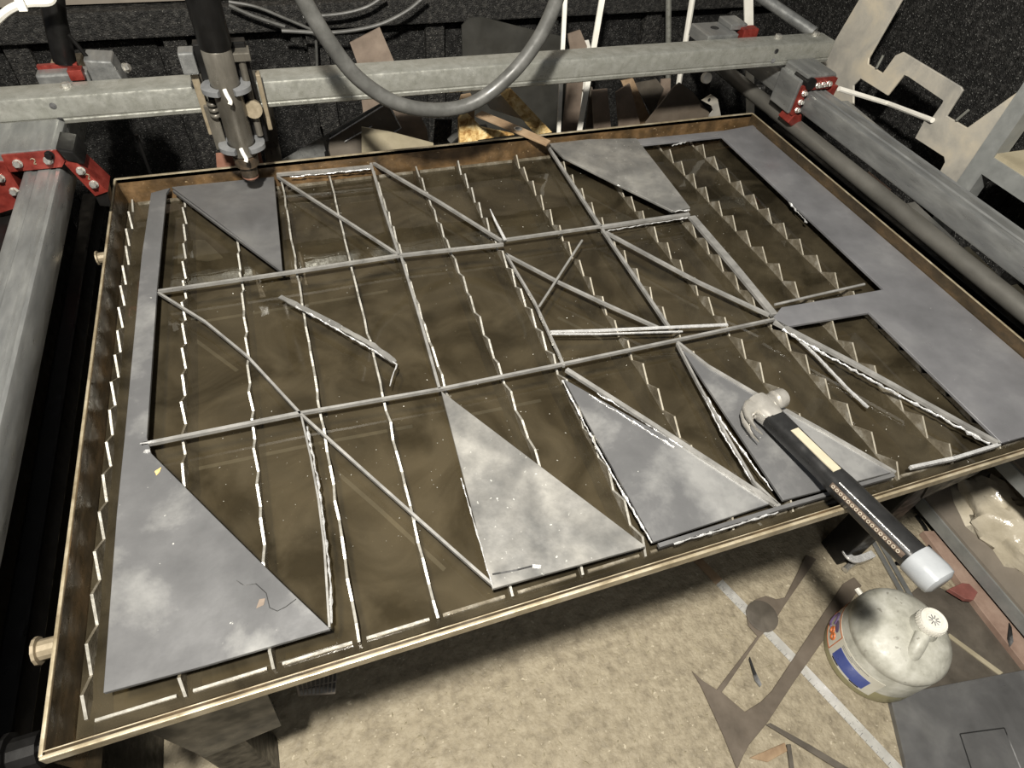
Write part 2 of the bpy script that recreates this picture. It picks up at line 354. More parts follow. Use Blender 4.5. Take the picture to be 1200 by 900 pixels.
slag([(164, 519), (182, 517)], ZS + .001, sh, .0025, .004); slag([(170, 530), (176, 528)], ZS, sh, .0028, .003)
bar([(325, 206), (400, 254), (466, 297)], .0055, 'diagonal_bar')
bar([(436, 189), (514, 235), (588, 281)], .0065, 'diagonal_bar')
bar([(434, 189), (448, 238), (468, 299)], .006, 'upright_bar'); bar([(470, 300), (492, 372), (515, 455)], .005, 'upright_bar')
bar([(593, 297), (626, 352), (657, 418), (661, 428)], .0045, 'upright_bar'); bar([(593, 297), (656, 330), (716, 358), (774, 384)], .0055, 'diagonal_bar')
bar([(640, 167), (672, 216), (704, 265)], .0075, 'upright_bar'); bar([(706, 268), (745, 325), (784, 382)], .0065, 'upright_bar')
bar([(710, 271), (762, 299), (820, 330), (902, 368)], .007, 'diagonal_bar')
b = bar([(811, 253), (860, 310), (908, 368)], [.018, .018, .016], 'upright_bar')
bar([(185, 342), (240, 376), (290, 417), (352, 484), (440, 563), (537, 649), (578, 685)], .0042, 'diagonal_bar')
bar([(353, 487), (364, 535), (373, 584), (380, 640), (386, 735)], .0030, 'upright_bar'); slag([(360, 500), (372, 560), (379, 610), (387, 680), (388, 730)], ZS - .004, sh, .0015)
b = bar([(908, 376), (1000, 424), (1090, 474), (1172, 519)], [.010, .010, .0095, .008], 'diagonal_bar')
slag([(918, 386), (985, 425), (1060, 466), (1160, 520)], ZS - .003, b, .0022)
b = bar([(1068, 547), (1120, 536), (1172, 520)], .006, 'front_bar', silver_m)
bar([(664, 432), (760, 493), (860, 558), (914, 593)], .0085, 'diagonal_bar'); slag([(700, 461), (740, 484), (800, 524)], ZS - .004, sh, .0016)
b = bar([(772, 639), (845, 616), (914, 595), (985, 574), (1048, 556)], .0065, 'front_bar', plate_d); slag([(790, 637), (912, 600)], ZS - .002, b, .0012)
bar([(794, 400), (830, 428), (890, 463), (960, 501), (1050, 553)], .0055, 'diagonal_bar')
bar([(794, 402), (818, 448), (850, 506), (884, 564), (912, 590)], .0040, 'upright_bar'); slag([(800, 412), (845, 505), (880, 562)], ZS - .003, sh, .0012)
bar([(203, 223), (262, 267), (330, 317)], .004, 'diagonal_bar', plate_d)
slag([(892, 200), (912, 222), (946, 261)], ZS - .004, sh, .0016)
slag([(788, 170), (830, 160)], ZS - .004, sh, .0018)
# pale lines scoured into the silt below the cuts
for L_ in ([(205, 512), (352, 483), (480, 461)], [(196, 339), (331, 319), (450, 301)], [(335, 204), (434, 195)], [(380, 512), (440, 563), (520, 635)], [(210, 357), (262, 394)], [(660, 333), (770, 385)], [(540, 450), (640, 431)]):
    Q = [P(a, b, ZS) for a, b in L_]
    MB().strip([V((p.x, p.y, ZB + .0012)) for p in Q], .006, .001).build('scoured_line', cream_m, tb)
# loose triangles
def tri(L, m, label, z=ZS, tilt=None, group=None, slags=()):
    Q = pts(L, z)
    if tilt: Q = [p + V((0, 0, t)) for p, t in zip(Q, tilt)]
    o = MB().prism(Q, (0, 0, -TH)).build('triangle_offcut', m, None, bevel=.0005, seg=1, label=label, category='offcut')
    for s in slags: slag(s[0], z + s[1], o, s[2])
    return o
tri([(201, 219), (321, 207), (331, 317)], plate_d, 'dark steel triangle under the torch nozzle at the far left corner')
t2 = tri([(517, 458), (757, 640), (577, 690)], plate_b, 'pale steel triangle with a short cut slit, left of the two darker front triangles', slags=[([(540, 560), (577, 686)], 0, .0009)])
MB().strip(pts([(577, 673), (605, 668), (625, 663)], ZS + .0003), .0022, .0004).build('cut_slit', mark_m, t2)
MB().strip(pts([(624, 663), (634, 664)], ZS + .0012), .004, .0014).build('slag_drop', silver_m, t2)
t3 = tri([(661, 444), (905, 582), (905, 589), (766, 635)], plate_m, 'grey triangle with silver cut edges, between the pale triangle and the hammer', z=ZS - .004, slags=[([(659, 446), (700, 525), (764, 636)], 0, .0016), ([(690, 462), (790, 524)], .001, .0014)])
t4 = tri([(800, 410), (1044, 549), (1046, 553), (918, 586)], plate_m, 'grey steel triangle lying under the hammer head', z=ZS - .003, slags=[([(812, 440), (850, 500), (905, 575)], -.002, .0016)])
t5 = tri([(644, 168), (690, 163), (746, 162), (809, 243), (788, 247), (724, 216), (660, 184)], plate_b, 'scorched triangle with ragged edge at the far rim beside the wide border', z=ZS + .004, slags=[([(724, 217), (756, 229), (788, 247), (808, 246)], -.002, .002)])
# crack-like hair lines on the left corner plate
MB().strip(pts([(277, 680), (286, 686), (300, 684), (312, 695), (316, 712), (325, 716), (335, 711), (347, 702)], ZS + .0003), .0010, .0004).build('scratch', mark_m, sh)
plate([(300, 713), (304, 702), (311, 701), (309, 709)], 'rust_spot', brown_m, sh, z=ZS + .0004, th=.0003)
plate([(181, 552), (189, 547), (187, 553), (183, 557)], 'yellow_chip', osb_m, sh, z=ZS + .0008, th=.0008)
# loose slivers
def scrap(L, w, name, label, cat='scrap metal', z=ZS, m=silver_m, th=.002, zs=None, tube=False):
    Q = pts(L, z)
    if zs: Q = [p + V((0, 0, d)) for p, d in zip(Q, zs)]
    mb = MB()
    if tube: mb.tube(Q, w, 7)
    else: mb.strip(Q, w, th)
    return mb.build(name, m, None, label=label, category=cat)
def jag(L, w, k=9):
    out = []; ws = []
    for a, b in zip(L[:-1], L[1:]):
        for i in range(k):
            out.append((a[0] + (b[0] - a[0]) * i / k, a[1] + (b[1] - a[1]) * i / k)); ws.append(w * random.uniform(.75, 1.2))
    out.append(L[-1]); ws.append(w * .7); return out, ws
L_, w_ = jag([(328, 347), (382, 374), (437, 404), (463, 424)], .0085)
sc = scrap(L_, w_, 'ragged_sliver', 'ragged grey metal sliver lying between the middle bars on left', z=ZS + .0005, m=plate_b, th=.0025)
slag([(334, 352), (385, 380), (437, 410), (465, 427), (460, 440), (457, 452)], ZS - .001, sc, .0014, name='ragged_edge')
scrap([(681, 288), (632, 359)], .0022, 'thin_rod', 'thin straight rod standing diagonally across the middle bars', m=bar_m, z=ZS + .002, zs=(.012, 0), tube=True)
scrap([(645, 388), (700, 387), (853, 380)], [.003, .0055, .0055], 'silver_strip', 'bright silver strip lying flat along the middle crossbar', z=ZS + .004, th=.002)
scrap([(646, 391), (700, 391), (800, 388)], .0026, 'slag_thread', 'thin thread of slag just below the bright silver strip', z=ZS + .0012, th=.002)
scrap([(574, 252), (580, 262), (592, 281)], [.0012, .004, .0055], 'silver_spike', 'short bright pointed sliver at the back crossbar joint', z=ZS + .003, zs=(.014, .008, .0005))
L_, w_ = jag([(930, 391), (957, 416), (973, 433), (995, 456), (1018, 477)], .004, 6)
scrap(L_, w_, 'slag_string', 'ragged string of slag hanging beside the right diagonal bar', z=ZS - .006, th=.003)
scrap([(908, 357), (960, 345), (1013, 333)], .0024, 'thin_rod', 'thin dull rod lying along the stub of the right border', m=bar_m, z=ZS + .0025, tube=True)
# rusty link bar on the back rim
lk = thing('link_bar', P(602, 150, .003), 'rusty flat link bar with a hole, resting on the back rim', 'bar')
MB().strip([P(561, 132, .016), P(607, 151, .012), P(643, 167, .003)], [.026, .026, .022], .005).build('bar', rust_m, lk, bevel=.001)
h_ = frame(P(607, 151, .0125), (0, 0, 1)); MB().lathe([(.0095, 0), (.0095, .0009), (.0065, .0009), (.0065, 0)], n=16, mtx=h_).build('hole_ring', bolt_m, lk)
MB().lathe([(.0066, .0002), (.0066, .0006)], n=16, mtx=h_).build('hole', mark_m, lk)
# slag specks afloat
mb = MB(); rr = random.Random(3)
for i in range(900):
    x = rr.uniform(.15, 1.3); y = rr.uniform(.06, .97); s = rr.choice((.0004, .0006, .0008, .0012)) * rr.uniform(.7, 1.2)
    if mnoise.noise(V((x * 5, y * 5, 1))) < -.05: continue
    a = rr.uniform(0, 6.3); c = V((x, y, ZW + .0004)); u = V((math.cos(a), math.sin(a), 0)) * s; w = V((-u.y, u.x, 0)) * .7
    mb.add([c - u, c + w, c + u, c - w, c + V((0, 0, s * .5))], [(0, 1, 4), (1, 2, 4), (2, 3, 4), (3, 0, 4)])
mb.build('slag_specks', slat_e, kind='stuff', label='tiny pale slag specks floating on the tray water', category='slag')
# light reflections in the water, imitated by thin pale pieces on the bottom
for L_, lb in (([(227, 281), (240, 281), (261, 301), (243, 305), (227, 303)], 'pale five-sided patch imitating a light reflection below the far left triangle'),
               ([(209, 285), (218, 286), (221, 307), (208, 308)], 'small pale patch imitating a light reflection beside the left border strip'),
               ([(346, 272), (396, 263), (402, 281), (352, 289)], 'dull patch imitating a faint reflection below the first far diagonal bar'),
               ([(415, 265), (444, 257), (450, 272), (420, 281)], 'small dull patch imitating a faint reflection left of the far upright bar'),
               ([(478, 252), (502, 248), (512, 268), (486, 274)], 'dull patch imitating a faint reflection right of the far upright bar')):
    MB().prism(pts(L_, ZB + .004), (0, 0, -.003)).build('reflection_patch', cream_m if L_[0][0] < 240 else slat_m, None, label=lb, category='offcut')
# ================================================================== RAILS
def rail(x0, x1, z0, z1, y0, y1, m, label):
    # square tube with shallow ribs along the top and the inner side, open ends
    mb = MB(); r = .006; t = .003
    w = x1 - x0
    prof = [(x0 + r, z1), (x0 + w * .22, z1), (x0 + w * .27, z1 - .0022), (x0 + w * .36, z1 - .0022), (x0 + w * .41, z1), (x1 - w * .30, z1), (x1 - w * .26, z1 - .0018), (x1 - w * .16, z1 - .0018), (x1 - r, z1),
            (x1 - r * .3, z1 - r * .3), (x1, z1 - r), (x1, z0 + r), (x1 - r * .3, z0 + r * .3), (x1 - r, z0), (x0 + r, z0), (x0 + r * .3, z0 + r * .3), (x0, z0 + r), (x0, z1 - r), (x0 + r * .3, z1 - r * .3)]
    n = len(prof); cx = (x0 + x1) / 2; cz = (z0 + z1) / 2
    inn = [(cx + (a - cx) * .86, cz + (b - cz) * .86) for a, b in prof]
    vs = [(a, y, b) for y in (y0, y1) for a, b in prof] + [(a, y, b) for y in (y0, y1) for a, b in inn]; fs = []
    for i in range(n):
        j = (i + 1) % n
        fs += [(i, j, n + j, n + i), (2 * n + j, 2 * n + i, 3 * n + i, 3 * n + j), (i, 2 * n + i, 2 * n + j, j), (n + i, n + j, 3 * n + j, 3 * n + i)]
    return mb.add(vs, fs).build('gantry_rail', m, None, smooth=True, label=label, category='rail')
rail(-.088, -.033, .048, .100, -.45, 1.12, galv_d, 'dull steel square rail running along the left side of the tray')
rail(1.457, 1.513, .052, .100, -.45, 1.12, galv_d, 'dull steel square rail running along the right side of the tray')
# pipes and black frame beside the tray
xp = P(1033, 230, .013).x
MB().tube([(xp, -.3, .013), (xp, 1.35, .013)], .0175, 24).build('side_pipe', mat('pipe_grey', [(.06, .058, .052), (.11, .106, .094), (.17, .163, .145)], .45, .3, 9, stretch=(1, .5, 1)), None, smooth=True, label='round dark grey pipe between the right rim and the right rail', category='pipe')
xl = P(95, 297, -.05).x
MB().box((xl - .016, -.35, -.090), (xl + .010, 1.05, -.050)).build('side_bar', black_m, None, bevel=.004, label='black square bar beside the left wall of the tray', category='bar')
MB().box((-.62, -.6, FLOOR), (-.10, 1.0, .02)).build('black_box', black_m, None, bevel=.004, label='plain black box filling the space under the left rail', category='cabinet')  # plain box that keeps the space under the left rail black
# ================================================================== GANTRY
GY0, GY1, GZ0, GZ1 = .975, 1.031, .120, .169
ga = thing('gantry', (.7, 1.0, GZ0), 'galvanised square gantry beam spanning the table with red carriages', 'gantry')
mb = MB(); prof = []
r = .005
prof = [(GY0 + r, GZ1), (GY1 - r, GZ1), (GY1, GZ1 - r), (GY1, GZ0 + r), (GY1 - r, GZ0), (GY0 + r, GZ0), (GY0 + .001, GZ0 + r * .6), (GY0, GZ0 + .009), (GY0 + .0016, GZ0 + .0105), (GY0 + .0016, GZ0 + .0125), (GY0, GZ0 + .014), (GY0, GZ1 - r), (GY0 + r * .3, GZ1 - r * .3)]
mb.prism([(-.24, a, b) for a, b in prof], (1.805, 0, 0)); mb.build('beam', galv_m, ga, smooth=True)
for a, b in ((62, 124), (71, 141), (910, 60), (906, 71)):
    c = PY(a, b, GY0 - .0006); MB().lathe([(.0052, 0), (.0052, .0006)], n=14, mtx=frame(c, (0, -1, 0))).build('bolt_hole', mark_m, ga)
for a, b in ((78, 102), (912, 44), (956, 41), (838, 43)):
    c = P(a, b, GZ1); b_ = MB(); hexbolt(b_, c, (0, 0, 1), .008, .006); b_.build('bolt', bolt_m, ga)
# left carriage
def hook(mb, c, ux, uz, s):            # small hook-shaped stamped mark
    L_ = [(-.4, .7), (.1, .95), (.5, .6), (.45, .1), (.1, -.25), (-.1, -.6), (.4, -.7)]
    mb.tube([V(c) + V(ux) * (a * s) + V(uz) * (b * s) for a, b in L_], s * .16, 5)
def shell(mb, prof_x, z0, z1, y, th): pass
yl = .872
MB().prism([(-.135, yl, .104), (-.026, yl, .104), (-.026, yl, .128), (-.034, yl, .134), (-.128, yl, .134)], (0, .10, 0)).build('top_block', galv_d, ga, bevel=.002)
cp = MB().prism([(-.104, yl - .004, .103), (-.030, yl - .004, .103), (-.022, yl - .004, .112), (-.026, yl - .004, .131), (-.102, yl - .004, .131)], (0, .004, 0)).build('red_plate', red_m, ga)
cs = MB().prism([(-.024, yl - .004, .108), (-.010, yl - .004, .116), (.018, yl - .004, .052), (-.004, yl - .004, .046)], (0, .05, 0)).build('red_side_plate', red_m, ga)
cl = MB().prism([(-.170, yl - .004, .128), (-.103, yl - .004, .120), (-.103, yl - .004, .074), (-.125, yl - .004, .040), (-.170, yl - .004, .030)], (0, .05, 0)).build('red_left_plate', red_m, ga)
MB().prism([(-.026, yl - .006, .135), (-.004, yl - .006, .128), (.004, yl - .006, .104), (-.018, yl - .006, .112)], (0, .06, 0)).build('knuckle', black_m, ga, bevel=.003)
MB().prism([(-.006, yl, .052), (.016, yl, .050), (.010, yl, .020), (-.006, yl, .024)], (0, .04, 0)).build('foot', black_m, ga, bevel=.002)
for k, (x, z, par) in enumerate(((-.086, .116, cp), (-.043, .117, cp), (-.038, .125, cp), (-.006, .094, cs), (.003, .068, cs), (-.120, .095, cl), (-.112, .070, cl), (-.132, .113, cl), (-.150, .113, cl))):
    b_ = MB(); hexbolt(b_, (x, yl - .004, z), (0, -1, .25), .0055, .009)
    b_.build('bolt', black_m if k in (2, 7, 8) else bolt_m, par)
mk = MB(); hook(mk, (-.064, yl - .005, .117), (1, 0, 0), (0, 0, 1), .006); mk.build('stamped_mark', brass_m, cp, smooth=True)
mk = MB(); hook(mk, (-.001, yl - .005, .082), (1, 0, 0), (0, 0, 1), .006); mk.build('stamped_mark', brass_m, cs, smooth=True)
# right carriage
yr = .885
MB().prism([(1.436, yr + .012, .120), (1.452, yr + .012, .122), (1.452, yr + .012, .048), (1.436, yr + .012, .046)], (0, .075, 0)).build('side_block', galv_d, ga, bevel=.003)
MB().prism([(1.446, yr + .004, .106), (1.520, yr + .004, .106), (1.526, yr + .004, .128), (1.520, yr + .004, .136), (1.446, yr + .004, .136)], (0, .085, 0)).build('top_block', galv_d, ga, bevel=.004)
cp = MB().prism([(1.462, yr, .104), (1.524, yr, .104), (1.526, yr, .126), (1.518, yr, .129), (1.462, yr, .129)], (0, .004, 0)).build('red_plate', red_m, ga)
cs = MB().prism([(1.438, yr, .112), (1.454, yr, .116), (1.454, yr, .050), (1.438, yr, .048)], (0, .008, 0)).build('red_side_plate', red_m, ga)
MB().lathe([(.013, 0), (.013, .05)], n=18, mtx=frame((1.455, yr - .003, .118), (0, 1, 0))).build('roller', black_m, ga, smooth=True)
MB().prism([(1.446, yr, .048), (1.468, yr, .048), (1.474, yr, .030), (1.450, yr, .020), (1.436, yr, .030)], (0, .04, 0)).build('foot', red_m, ga, bevel=.002)
MB().prism([(1.516, yr - .004, .112), (1.534, yr - .004, .110), (1.532, yr - .004, .086), (1.516, yr - .004, .092)], (0, .04, 0)).build('red_end_plate', red_m, ga, bevel=.002)
for x, z, par in ((1.476, .113, cp), (1.490, .114, cp), (1.504, .115, cp), (1.446, .098, cs), (1.446, .078, cs), (1.446, .060, cs)):
    b_ = MB(); hexbolt(b_, (x, yr, z), (0, -1, .3), .005, .009); b_.build('bolt', bolt_m, par)
mk = MB(); hook(mk, (1.511, yr - .001, .116), (1, 0, 0), (0, 0, 1), .004); mk.build('stamped_mark', brass_m, cp)
# brackets on top of the beam at the right
MB().box((1.255, GY1 - .002, .150), (1.335, GY1 + .075, .176)).build('bracket', galv_d, ga, bevel=.002)
MB().prism([(1.325, GY1 + .02, .176), (1.368, GY1 + .02, .176), (1.368, GY1 + .075, .176), (1.325, GY1 + .075, .176)], (0, 0, .012)).build('bracket', galv_d, ga, bevel=.002)
MB().box((1.352, GY1 + .004, .150), (1.392, GY1 + .030, .182)).build('red_clamp', red_m, ga, bevel=.003)
MB().lathe([(.010, 0), (.010, .0008)], n=14, mtx=frame((1.296, GY1 + .04, .176), (0, 0, 1))).build('bolt_hole', mark_m, ga)
kn = MB(); kn.lathe([(.004, 0), (.004, .02), (.010, .022), (.012, .034), (.008, .036)], n=14, mtx=frame((1.255, GY1 + .03, .160), (-1, 0, 0))); kn.build('knob', bolt_m, ga, smooth=True)
# motor behind the beam at the left
mo = thing('stepper_motor', (.0, 1.10, .10), 'tan drive motor with red flange behind the left end of the beam', 'motor')
MB().box((-.062, 1.055, .115), (.018, 1.085, .172)).build('body', galv_d, mo, bevel=.004)
MB().box((-.048, 1.085, .112), (.000, 1.155, .168)).build('gearbox', brass_m, mo, bevel=.004)
MB().box((-.060, 1.078, .160), (.002, 1.088, .178)).build('red_flange', red_m, mo, bevel=.001)
MB().box((-.008, 1.040, .165), (.014, 1.060, .182)).build('red_lug', red_m, mo, bevel=.001)
MB().prism([(.018, 1.06, .19), (.060, 1.06, .185), (.072, 1.06, .130), (.020, 1.06, .130)], (0, .05, 0)).build('bracket', galv_d, mo, bevel=.003)
b_ = MB(); hexbolt(b_, (.074, 1.08, .165), (1, -.3, .3), .007, .008); b_.build('bolt', bolt_m, mo)
# ================================================================== TORCH
TX, TY = .2445, .928
tc_ = thing('torch_mount', (TX, .965, .02), 'dark sliding mount clipped to the gantry beam behind the torch', 'bracket')
MB().box((TX - .036, TY + .024, .070), (TX + .046, .974, .245)).build('back_plate', black_m, tc_, bevel=.002)
MB().box((TX - .052, TY + .018, .095), (TX - .040, .973, .205)).build('side_plate', brass_m, tc_, bevel=.002)
MB().box((TX + .050, TY + .026, .090), (TX + .058, .973, .190)).build('side_plate', brass_m, tc_, bevel=.002)
MB().box((TX - .060, TY + .005, .205), (TX - .036, TY + .035, .240)).build('end_block', galv_d, tc_, bevel=.003)
MB().tube([(TX + .034, TY + .012, .090), (TX + .034, TY + .012, .232)], .006, 12).build('guide_rod', torch_m, tc_, smooth=True)
MB().box((TX + .020, TY + .002, .222), (TX + .050, TY + .034, .236)).build('rod_bracket', torch_m, tc_, bevel=.002)
MB().lathe([(.013, 0), (.015, .003), (.015, .016), (.0, .016)], n=20, mtx=frame((TX + .034, TY + .014, .140), (0, -1, .2))).build('roller', brass_m, tc_, smooth=True)
MB().box((TX - .046, TY + .010, .070), (TX - .026, TY + .03, .150)).build('side_rail', torch_m, tc_, bevel=.002)
for z in (.132, .142, .152): MB().lathe([(.008, 0), (.0095, .002), (.0095, .004), (.008, .006)], n=14, mtx=frame((TX - .030, TY + .008, z), (0, 0, 1))).build('spring_coil', torch_m, tc_, smooth=True)
to = thing('plasma_torch', (TX, TY, .0085), 'long grey plasma torch held upright by two ring clips', 'torch')
MB().lathe([(.019, .062), (.0225, .066), (.0225, .135), (.0235, .137), (.0235, .245), (.0225, .247)], c=(TX, TY, 0), n=28).build('barrel', torch_m, to, smooth=True)
MB().lathe([(.0215, .245), (.0255, .252), (.0255, .42), (.022, .43)], c=(TX + .001, TY, 0), n=28).build('hose_boot', black_m, to, smooth=True)
MB().lathe([(.0, .0085), (.006, .009), (.013, .016), (.0150, .024), (.0150, .040), (.021, .043), (.022, .062), (.012, .064)], c=(TX, TY, 0), n=24).build('nozzle', mat('burnt_nozzle', [(.02, .016, .012), (.06, .045, .03), (.12, .08, .05)], .5, .2, 60), to, smooth=True)
MB().lathe([(.0136, .0165), (.0148, .018), (.0152, .021)], c=(TX, TY, 0), n=24, cap=False).build('copper_ring', copper_m, to, smooth=True)
def clip(z):
    # C-shaped clip, open towards the viewer
    mb = MB(); ri, ro, h = .0245, .040, .012; n = 26; a0 = math.radians(-90 + 26); a1 = math.radians(270 - 26); vs = []; fs = []
    for i in range(n + 1):
        a = a0 + (a1 - a0) * i / n; tp = 1 - .55 * abs(i / n - .5) * 2 if True else 1
        ro_ = ri + (ro - ri) * (1 - .5 * max(0, abs(i / n - .5) * 2 - .7) / .3)
        c_, s_ = math.cos(a), math.sin(a)
        vs += [(TX + ri * c_, TY + ri * s_, z), (TX + ro_ * c_, TY + ro_ * s_, z + .002), (TX + ro_ * c_, TY + ro_ * s_, z + h - .002), (TX + ri * c_, TY + ri * s_, z + h)]
    for i in range(n):
        for k in range(4): fs.append((4 * i + k, 4 * i + (k + 1) % 4, 4 * i + 4 + (k + 1) % 4, 4 * i + 4 + k))
    fs += [(3, 2, 1, 0), (4 * n, 4 * n + 1, 4 * n + 2, 4 * n + 3)]
    mb.add(vs, fs); o = mb.build('ring_clip', grey_pl, tc_, smooth=True)
    MB().tube(smoothpts([(TX - .002, TY - .026, z + .014), (TX, TY - .031, z + .006), (TX + .003, TY - .036, z - .002), (TX + .001, TY - .039, z - .006)]), .0035, 8).build('zip_tie', white_m, o, smooth=True)
clip(.178); clip(.074)
# ================================================================== HOSES AND CABLES
hz = smoothpts([PY(a, b, .82 + k * .004) for k, (a, b) in enumerate(((338, -40), (356, 0), (385, 48), (420, 92), (465, 121), (512, 129), (556, 120), (598, 88), (632, 44), (655, -8), (668, -60)))], 8)
MB().tube(hz, .0125, 16).build('torch_hose', hose_m, None, smooth=True, label='thick grey hose hanging in a loop in front of the beam', category='hose')
def cable(L_, y, r, m, label, px=True, name='cable'):
    Q = smoothpts([PY(a, b, y) for a, b in L_], 6)
    return MB().tube(Q, r, 8).build(name, m, None, smooth=True, label=label, category='cable')
cable([(268, 2), (300, 8), (335, 22), (366, 35), (369, 36), (371, 60), (372, 95)], 1.43, .0035, hose_m, 'thin grey cable running down the wall right of the torch')
cable([(268, 6), (295, 18), (330, 30), (334, 31)], 1.42, .004, hose_m, 'short grey cable end against the black wall by the torch')
cable([(330, 36), (390, 38), (440, 30), (475, 14), (500, -6)], 1.40, .0045, hose_m, 'pale grey cable sagging across the wall above the beam')
cable([(355, 20), (400, 16), (430, 8), (452, -6)], 1.41, .004, hose_m, 'dark grey cable close under the top edge of the photo')
cable([(160, 158), (168, 180), (177, 205)], 1.06, .003, black_m, 'short black cable hanging down behind the left end of the tray')
cable([(376, 148), (380, 165), (384, 180)], 1.10, .0025, black_m, 'thin black cable hanging in front of the clear plastic sheet')
cable([(80, 40), (98, 62), (115, 82), (123, 96)], 1.08, .0035, black_m, 'thin dark cable beside the black conduit on the left')
cable([(527, 166), (536, 158), (552, 152), (570, 150)], 1.16, .009, hose_m, 'short bent grey hose behind the back rim near the yellow board', name='hose_end')
MB().tube([PY(58, -30, 1.09), PY(64, 20, 1.09), PY(76, 72, 1.09)], .018, 14).build('black_conduit', black_m, None, smooth=True, label='thick glossy black conduit rising behind the left carriage', category='conduit')
zt = thing('white_strap', PY(28, 4, 1.02), 'white plastic strap tied at the top left corner', 'strap')
MB().tube(smoothpts([PY(-10, 30, 1.03), PY(10, 12, 1.02), PY(30, 4, 1.02), PY(58, 2, 1.03), PY(62, -10, 1.04)]), .006, 8).build('strap', white_m, zt, smooth=True)
MB().box(PY(24, 8, 1.01) - V((.004, .003, .006)), PY(24, 8, 1.01) + V((.008, .004, .010))).build('buckle', white_m, zt, bevel=.001)
wt = P(983, 104, .095)
MB().tube([wt, P(1040, 121, .06), PX(1093, 141, 1.66)], .0055, 8).build('white_tube', white_m, None, smooth=True, label='thin white tube from the right carriage across to the notched plate', category='tube')
# ================================================================== BACK WALL CLUTTER
def lean(L_, name, m, label, y0, s=.14, th=.004, floor=True, cat='scrap metal', parts=None):
    Q = [PL(a, b, y0, s) for a, b in L_]
    if floor:
        a, b = Q[-1], Q[0]
        dn = lambda p: V((p.x, y0 + s * (FLOOR + .001), FLOOR + .001))
        Q = Q + [dn(a), dn(b)]
    return MB().prism(Q, V((0, 1, -s)).normalized() * th).build(name, m, None, label=label, category=cat)
def rod(top, bot, y0, s, w, m, label, name='leaning_rod', cat='rod', flat=False):
    a = PL(*top, y0, s); b = PL(*bot, y0, s); d = (b - a); k = (FLOOR - a.z) / d.z; c = a + d * k
    if flat:
        e = V((w / 2, 0, 0)); return MB().prism([a - e, a + e, c + e, c - e], (0, .004, 0)).build(name, m, None, label=label, category=cat)
    return MB().tube([a, c + V((0, 0, .002))], w, 8).build(name, m, None, smooth=True, label=label, category=cat)
rod((664, -30), (655, 155), 1.17, .30, .010, white_m, 'narrow white strip leaning on the wall behind the beam, left of the wide one', 'leaning_strip', 'strip', True)
rod((711, -30), (680, 150), 1.195, .30, .014, white_m, 'wide white strip leaning on the wall behind the beam', 'leaning_strip', 'strip', True)
rod((783.5, -30), (783, 60), 1.41, .10, .008, galv_m, 'grey metal rod leaning on the wall, second from the right')
rod((816, -30), (795, 100), 1.36, .10, .008, white_m, 'pale metal rod leaning on the wall, nearest the red clamp')
rod((877, -30), (878, 30), 1.20, .02, .026, white_m, 'white upright board standing behind the red clamp', 'upright_board', 'board', True)
lean([(542, 68), (541, 30), (550, 21), (565, 20), (612, 32), (690, 50), (690, 80)], 'leaning_sheet', mat('grey_sheet', [(.022, .022, .019), (.038, .037, .032), (.06, .058, .050)], .55, .1, 8), 'large dull grey sheet leaning on the wall behind the hose', 1.44, .05)
lean([(418, 72), (410, 50), (445, 32), (462, 72)], 'leaning_plate', brown_m, 'brown square plate sticking up above the beam left of centre', 1.36, .1)
lean([(668, 56), (665, 40), (680, 35), (688, 54)], 'leaning_plate', brown_m, 'small brown plate sticking up between the two white strips', 1.38, .1)
lean([(686, 56), (685, 48), (690, 47), (692, 55)], 'leaning_plate', white_m, 'tiny white plate beside the small brown one above the beam', 1.385, .1)
lean([(470, 165), (455, 125), (470, 118), (490, 130), (501, 152)], 'leaning_plate', brown_m, 'brown plate leaning behind the clear plastic sheet', 1.24, .12)
lean([(424, 178), (424, 149), (458, 155), (508, 168)], 'leaning_plate', tan_m, 'tan pointed plate leaning on the outside of the back rim', 1.10, .05)
lean([(508, 168), (510, 140), (530, 140), (528, 168)], 'leaning_plate', soot_s, 'dark upright plate beside the tan pointed plate', 1.22, .1)
lean([(330, 188), (420, 136), (447, 121), (452, 128), (380, 178)], 'leaning_plate', galv_d, 'grey pointed steel plate leaning behind the back rim near the torch', 1.16, .12)
# clear plastic sheet
pm = mat('clear_plastic', [(.30, .30, .28), (.5, .5, .47)], .15, 0, 20); 
ps = lean([(385, 180), (386, 163), (449, 122), (458, 124), (470, 150), (463, 156), (424, 168)], 'plastic_sheet', mat('smoky_plastic', [(.10, .085, .07), (.17, .15, .125)], .2, 0, 10), 'folded clear plastic sheet with bright edges behind the back rim', 1.15, .12, .001, cat='plastic')
for L_ in ([(386, 163), (449, 124)], [(404, 166), (436, 148)], [(455, 122), (470, 150), (462, 155)]):
    MB().tube([PL(a, b, 1.147, .12) for a, b in L_], .0016, 6).build('folded_edge', silver_m, ps)
# yellow chipboard pair
lean([(591, 107), (600, 105), (647, 155), (628, 158), (588, 112)], 'chipboard_strip', osb_m, 'yellow chipboard strip slanting down to the right behind the rim', 1.14, .12, .012, False, 'board')
lean([(538, 140), (545, 130), (565, 150), (603, 158), (560, 164)], 'chipboard_strip', osb_m, 'yellow chipboard corner left of the rusty link bar', 1.135, .12, .012, True, 'board')
lean([(570, 120), (590, 110), (612, 135), (618, 142), (575, 128)], 'chipboard_strip', cream_m, 'pale board wedged between the two yellow chipboard pieces', 1.17, .12, .008, False, 'board')
lean([(538, 122), (541, 112), (552, 110), (556, 124)], 'chipboard_strip', rust_m, 'small rusty offcut peeking out under the hose loop', 1.18, .12, .008, True, 'scrap metal')
